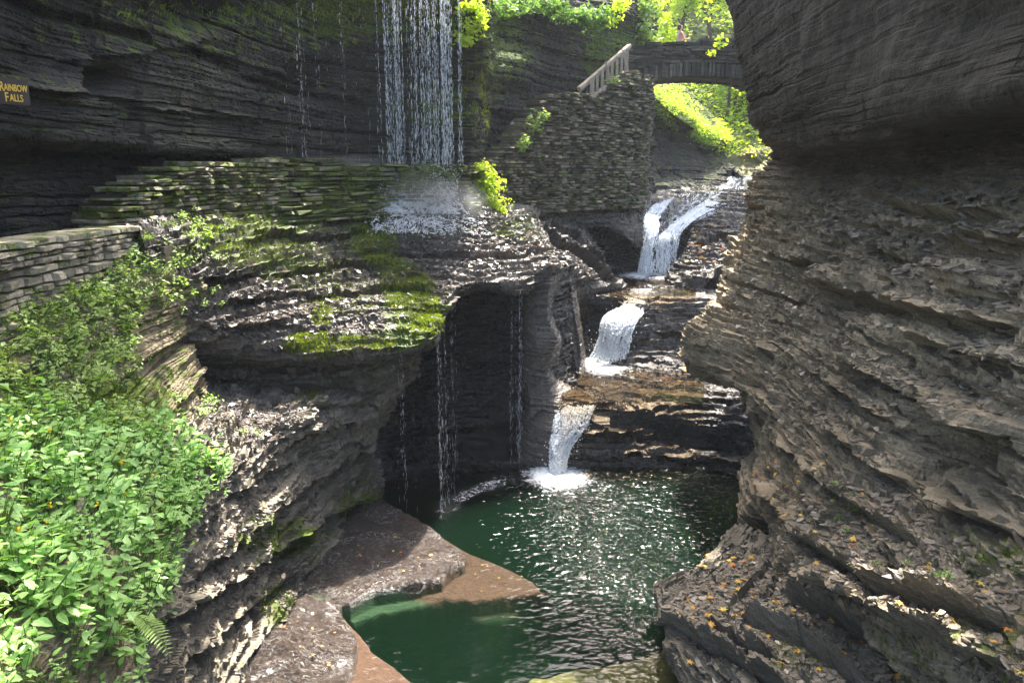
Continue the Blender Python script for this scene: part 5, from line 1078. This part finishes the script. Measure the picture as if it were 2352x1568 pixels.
def fern(label, base, ang, L, seed, droop=.5, n=16, size=.07, mat='leaf_fern', fronds=3):
    e = empty('fern', tuple(base), label=label, cat='fern'); r = np.random.default_rng(seed)
    for k in range(fronds):
        a = ang + r.normal() * .35 * (k > 0); t = np.linspace(0, 1, 12); d = np.array([math.cos(a), math.sin(a), 0]); pts = d[None] * (t * L)[:, None]; pts[:, 2] = L * (.35 * t - droop * t ** 2)
        P_ = []; R_ = []; S_ = []
        for j in range(n):
            u = (j + 1.) / (n + 1); c = np.array([np.interp(u, t, pts[:, q]) for q in range(3)]); sz = size * math.sin(.4 + 2.5 * u) * 1.2
            for sg_ in (-1, 1):
                x = np.array([-d[1] * sg_, d[0] * sg_, -.1]) + d * .35; x /= np.linalg.norm(x); z = np.array([0, 0, 1.]); y = np.cross(z, x); y /= np.linalg.norm(y); z = np.cross(x, y); P_.append(c); R_.append(np.stack([x, y, z], 1)); S_.append([sz, sz * .55, sz])
        q = inst(OV, OF, np.array(P_), np.array(R_), np.array(S_), .1, seed); mk('frond', *join([q, tube_mesh(pts, np.linspace(.004, .0015, 12), 4)])[:2], M[mat], parent=e, attrs={'rnd': np.concatenate([q[2], np.full(48, .5)])})
    return e
fern('drooping yellow-green fern below the jewelweed patch', P(312, 1415, 4.9), -.6, .42, 1, .75, 18, .075, fronds=1)
fern('small fern on the right bench, left of the hollow', P(2240, 1345, 6.6), math.pi + .6, .22, 2, .5, 12, .06)
fern('pale green fern over the lower right ledges', P(2262, 1372, 6.3), -1.6, .22, 3, .6, 12, .06)
fern('green fern at the right edge of the view', P(2330, 1390, 6.0), -1.9, .24, 4, .7, 12, .07)
fern('small fern in the left bank near the brown moss', P(180, 935, 7.6), -1.2, .3, 5, .8, 14, .07)

# fallen leaves -----------------------------------------------------
ML_V = np.array([[0, -.5, 0], [.12, -.16, .03], [.5, -.2, -.02], [.26, .06, .03], [.42, .36, 0], [.12, .24, .04], [0, .55, 0], [-.12, .24, .04], [-.42, .36, .02], [-.26, .06, .03], [-.5, -.2, 0], [-.12, -.16, .03]])
ML_F = [np.array([[0, 1, 11], [6, 7, 5], [2, 3, 1], [4, 5, 3], [8, 9, 7], [10, 11, 9]]), np.array([[1, 3, 9, 11], [3, 5, 7, 9]])]
lm = [meshdata('fallen_leaf', (ML_V * [1, 1, 2.0], ML_F, np.full(12, v)), M[mt]) for v, mt in ((.1, 'fallen'), (.6, 'fallen'), (.9, 'fallen'), (.4, 'fallen_y'))]
def leaves(label, s_, bl, n, size, seed, group, z=None):
    p, nn = sel(s_, bl, n, seed, .25); r = np.random.default_rng(seed)
    R = frames(nn + [0, 0, .3], r.random(n) * 6.28, .25, seed)
    for i in range(n):
        k = r.choice([0, 1, 1, 2, 3]) ; me = lm[k]; o = bpy.data.objects.new('fallen_leaf', me); COL.objects.link(o); q = p[i] + nn[i] * .03
        if z is not None: q = np.array([p[i][0], p[i][1], z])
        m4 = Matrix(np.vstack([np.c_[R[i] * size * r.uniform(.6, 1.4), q], [0, 0, 0, 1]]).tolist()); o.matrix_world = m4; tag(o, label, 'leaf', group)
leaves('fallen orange or yellow leaf on the shaly bench at lower right', 'bench', [(1700, 1420, 170, 120, 1), (1900, 1520, 200, 60, .7)], 110, .10, 801, 'fallen leaves on the lower right bench')
leaves('fallen leaf on the broken ledges of the right wall', 'RW', [(1900, 1200, 160, 120, .8), (2150, 1380, 200, 80, 1), (2250, 1500, 150, 60, 1), (1780, 1150, 50, 80, .8)], 140, .085, 802, 'fallen leaves on the right wall ledges')
leaves('orange leaf littering the rocks beside the cascades', 'LL', [(1560, 890, 70, 40, 1), (1620, 560, 60, 60, .8), (1540, 650, 40, 20, .8)], 60, .13, 803, 'orange leaves beside the cascades')
leaves('leaf stuck on the sunlit rock slab', 'slab', [(1150, 570, 120, 50, 1), (900, 660, 200, 60, .5)], 26, .08, 804, 'leaves on the rock slab')
leaves('yellow leaf lying on the wet brown shelf by the pool', 'bedP', [(900, 1290, 90, 50, 1), (1130, 1310, 60, 30, 1), (720, 1480, 70, 60, 1)], 26, .06, 805, 'leaves on the wet pool shelf')

# thin water running over the ledge wall and the head of the slab
cascade('waterfall', [[(880,432,18.75),(960,432,18.85),(1048,430,18.95)], [(870,450,18.6),(960,452,18.7),(1052,452,18.8)], [(860,470,18.45),(960,474,18.5),(1062,474,18.65)], [(850,488,18.3),(960,492,18.35),(1075,492,18.5)]], 420, .011, 31, 900)

# ================================================================== people on the bridge
def person(label, base, h, face, shirt, legs, skin, hair, seed, arms=((.16, -.10, .60), (.10, -.22, .68))):
    """skin-modifier figure, standing; face = heading angle"""
    e = empty('person', tuple(base), label=label, cat='person'); e.rotation_euler = (0, 0, face)
    s_ = h / 1.7
    def grow(nm, vs, es, rs, mat, sub_=2):
        me = bpy.data.meshes.new(nm); me.from_pydata([tuple(np.array(v) * s_) for v in vs], es, []); o = bpy.data.objects.new(nm, me); COL.objects.link(o)
        md = o.modifiers.new('Skin', 'SKIN'); sv = me.skin_vertices[0].data if me.skin_vertices else None
        if sv is None:
            bpy.context.view_layer.objects.active = o; me.attributes
        for i, r_ in enumerate(rs): me.skin_vertices[0].data[i].radius = (r_[0] * s_, r_[1] * s_) if isinstance(r_, tuple) else (r_ * s_, r_ * s_)
        me.skin_vertices[0].data[0].use_root = True
        sd = o.modifiers.new('Sub', 'SUBSURF'); sd.levels = sd.render_levels = sub_
        dg_ = bpy.context.evaluated_depsgraph_get(); m2 = bpy.data.meshes.new_from_object(o.evaluated_get(dg_)); bpy.data.objects.remove(o)
        m2.materials.clear(); m2.materials.append(mat); m2.polygons.foreach_set('use_smooth', np.ones(len(m2.polygons), bool)); q = bpy.data.objects.new(nm, m2); COL.objects.link(q); q.parent = e; return q
    vs = [(0, 0, .95), (0, 0, 1.12), (0, 0, 1.34), (0, 0, 1.44), (.01, 0, 1.50), (.02, 0, 1.57), (.03, 0, 1.64), (.02, 0, 1.69)]; rs = [(.15, .11), (.125, .09), (.15, .10), (.07, .06), (.05, .05), (.072, .08), (.08, .085), (.055, .06)]
    es = [(i, i + 1) for i in range(7)]
    def add(chain, rr, root):
        i0 = len(vs)
        for k, (v, q) in enumerate(zip(chain, rr)): vs.append(v); rs.append(q); es.append((root if k == 0 else i0 + k - 1, i0 + k))
    for sg_, (ex, ez, hz) in zip((-1, 1), arms):
        add([(0, sg_ * .19, 1.38), (ex * .3, sg_ * .24, 1.12), (ex + .14, sg_ * .14, 1.14 + ez * .0), (ex + .24, sg_ * .07, 1.18)], [.055, .04, .032, .026], 2)
        i0 = len(vs) - 1; hx = ex + .24
        for f in range(4): add([(hx + .05, sg_ * (.07 - .02) + (f - 1.5) * .018, 1.19), (hx + .085, sg_ * .05 + (f - 1.5) * .018, 1.20)], [.010, .008], i0)
        add([(hx + .02, sg_ * .03, 1.21)], [.010], i0)
        add([(0, sg_ * .09, .88), (.01, sg_ * .095, .50), (-.01, sg_ * .10, .10), (.10, sg_ * .10, .04)], [.085, .055, .04, .03], 0)
    grow('body', vs, es, rs, skin)
    grow('top', [(0, 0, .98), (0, 0, 1.12), (0, 0, 1.36), (0, 0, 1.42)], [(0, 1), (1, 2), (2, 3)], [(.155, .118), (.135, .10), (.165, .112), (.10, .075)], shirt)
    grow('shorts', [(0, 0, 1.0), (0, 0, .9), (0, .09, .82), (0, .10, .62), (0, -.09, .82), (0, -.10, .62)], [(0, 1), (1, 2), (2, 3), (1, 4), (4, 5)], [(.158, .122), (.16, .13), .10, .09, .10, .09], legs)
    grow('hair', [(-.02, 0, 1.73), (-.035, 0, 1.66), (-.06, 0, 1.58), (-.06, 0, 1.50)], [(0, 1), (1, 2), (2, 3)], [(.075, .07), (.105, .10), (.095, .085), (.06, .06)], hair)
    for sg_ in (-1, 1): put('eye', inst(DROP_V, DROP_F, np.array([[.108 * s_, sg_ * .03 * s_, 1.625 * s_]]), np.eye(3)[None], np.array([.018 * s_]), 0, 1), M['bark'], e)
    put('nose', inst(DROP_V, DROP_F, np.array([[.118 * s_, 0, 1.60 * s_]]), np.eye(3)[None], np.array([.03 * s_]), 0, 1), skin, e); put('mouth', box((.100 * s_, -.022 * s_, 1.565 * s_), (.112 * s_, .022 * s_, 1.573 * s_)), M['lip'], e)
    return e
M['skin'] = simple('skin', (.62, .36, .25), .55, .3, .08); M['hair'] = simple('brown_hair', (.06, .03, .018), .6, .3, .4, 40); M['lip'] = simple('lips', (.45, .15, .13), .5, .3, .05)
M['pink'] = simple('pale_pink_cloth', (.75, .50, .52), .85, .1, .08); M['dark_cloth'] = simple('dark_cloth', (.05, .045, .06), .9, .1, .2); M['red'] = simple('red_cloth', (.75, .06, .07), .85, .1, .1); M['plum'] = simple('plum_cloth', (.2, .07, .08), .85, .1, .1)
def onbridge(px, y): return (P(px, 100, y)[0], y, 11.21)
person('person in a pale pink top with a brown bob standing behind the bridge parapet', onbridge(1561, 31.75), 1.62, .25, M['pink'], M['dark_cloth'], M['skin'], M['hair'], 1)
person('person partly hidden by yellow leaves near the right end of the bridge', onbridge(1624, 32.2), 1.30, .3, M['plum'], M['dark_cloth'], M['skin'], M['hair'], 2)
person('person in a red shirt mostly hidden by the dark cliff at the bridge end', onbridge(1702, 32.0), 1.45, 2.9, M['red'], M['dark_cloth'], M['skin'], M['hair'], 3)
put_b = box((0, 0, 0), (.06, .06, .16)); 
tag(mk('water_bottle', put_b[0] + np.array(onbridge(1569.5, 31.72)) + [0, -.03, 1.13], put_b[1], M['pink']), 'small pale bottle held by the person in pink', 'bottle')

# ================================================================== spray
def mist(name, c, R, dens, seed, rot=0):
    bpy_m = bpy.data.meshes.new(name); import bmesh; bm_ = bmesh.new(); bmesh.ops.create_icosphere(bm_, subdivisions=3, radius=1); bm_.to_mesh(bpy_m); bm_.free()
    o = bpy.data.objects.new(name, bpy_m); COL.objects.link(o); o.location = c; o.scale = R; o.rotation_euler = (0, rot, 0)
    m = bpy.data.materials.new(name); m.use_nodes = True; n = m.node_tree.nodes; l = m.node_tree.links; n.remove(n['Principled BSDF'])
    v = N_(n, 'VolumeScatter'); v.inputs['Color'].default_value = (.95, .97, 1, 1); v.inputs['Anisotropy'].default_value = .5
    tc = N_(n, 'TexCoord').outputs['Object']; ln = N_(n, 'VectorMath', operation='LENGTH'); l.new(tc, ln.inputs[0])
    f = maprange(n, l, ln.outputs['Value'], .15, 1.0, 1, 0); f = math_(n, l, 'POWER', f, 1.6)
    f = math_(n, l, 'MULTIPLY', f, maprange(n, l, noise(n, l, tc, 2.2, 3, .6), .3, .75, .2, 1.6)); l.new(math_(n, l, 'MULTIPLY', f, dens), v.inputs['Density'])
    l.new(v.outputs[0], n['Material Output'].inputs[1]); bpy_m.materials.append(m); return o
tag(mist('mist', tuple(P(1000, 455, 18.3)), (1.5, .8, .75), 1.3, 1, .15), kind='stuff', label='white spray drifting off the foot of the waterfall', cat='mist')
tag(mist('mist', tuple(P(790, 372, 18.2)), (1.3, .6, .28), .7, 2), kind='stuff', label='thin spray along the top of the ledge wall', cat='mist')
tag(mist('mist', tuple(P(1020, 1165, 14.4)), (.5, .5, .22), .12, 3), kind='stuff', label='spray where the drips strike the pool', cat='mist')

for i, (x, y, h, R) in enumerate([(-17, 44, 15, (5, 4, 5)), (-9, 42, 16, (5, 4, 6)), (-2.5, 46, 17, (4.5, 4, 6)), (-13, 34, 12, (4, 3, 4)), (13, 44, 22, (5, 5, 7)), (16, 34, 22, (4, 5, 7))]):  # unseen crowns added so the pool reflects leaves instead of sky
    tree('unseen tree added above the waterfall to keep sky out of the pool' if 0 else 'unseen broad green tree added on the cliff top to keep sky out of the pool', (x, y, 17.5 if x < 10 else 14), h, R, 2600, .42, M['leaf_deep'], 350 + i, group='unseen trees added on the cliff tops')

# haze of spray and damp air in the gorge
hz_V, hz_F, _ = box((-60, -6, -5), (60, 125, 95)); hz = mk('haze', hz_V, hz_F)
m = bpy.data.materials.new('damp_air'); m.use_nodes = True; n = m.node_tree.nodes; l = m.node_tree.links; n.remove(n['Principled BSDF'])
v = N_(n, 'VolumePrincipled'); v.inputs['Color'].default_value = (.86, .92, 1, 1); v.inputs['Density'].default_value = .00045; v.inputs['Anisotropy'].default_value = .3
l.new(v.outputs[0], n['Material Output'].inputs[1]); hz.data.materials.append(m); tag(hz, kind='stuff')


tree('unseen tree added on the left cliff top to shade the near bank', (-8.5, 13.5, 12.5), 7, (4.2, 3.4, 1.8), 3600, .34, M['leaf_deep'], 371, group=None, lean=6.0)  # added above the view; its crown blocks sun from the near bank

tree('unseen tree added on the right cliff top to shade the lower ledges', (9.5, 18.5, 14.5), 5.5, (2.9, 3.0, 1.6), 4200, .32, M['leaf_deep'], 372, group=None, lean=-5.5)  # added out of view so its crown shades the right bench


surf_foliage('undergrowth', 'ub', [(1545, 240, 60, 40, 1, 40), (1600, 290, 60, 26, 1, 35)], 2600, .15, M['leaf_deep'], 404, .4, label='darker green leaves mixed into the sloping bank under the arch', cat='undergrowth')
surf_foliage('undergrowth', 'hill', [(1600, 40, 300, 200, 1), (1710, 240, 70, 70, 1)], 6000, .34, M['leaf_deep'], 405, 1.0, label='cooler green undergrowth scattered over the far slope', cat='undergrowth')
#@@MORE@@
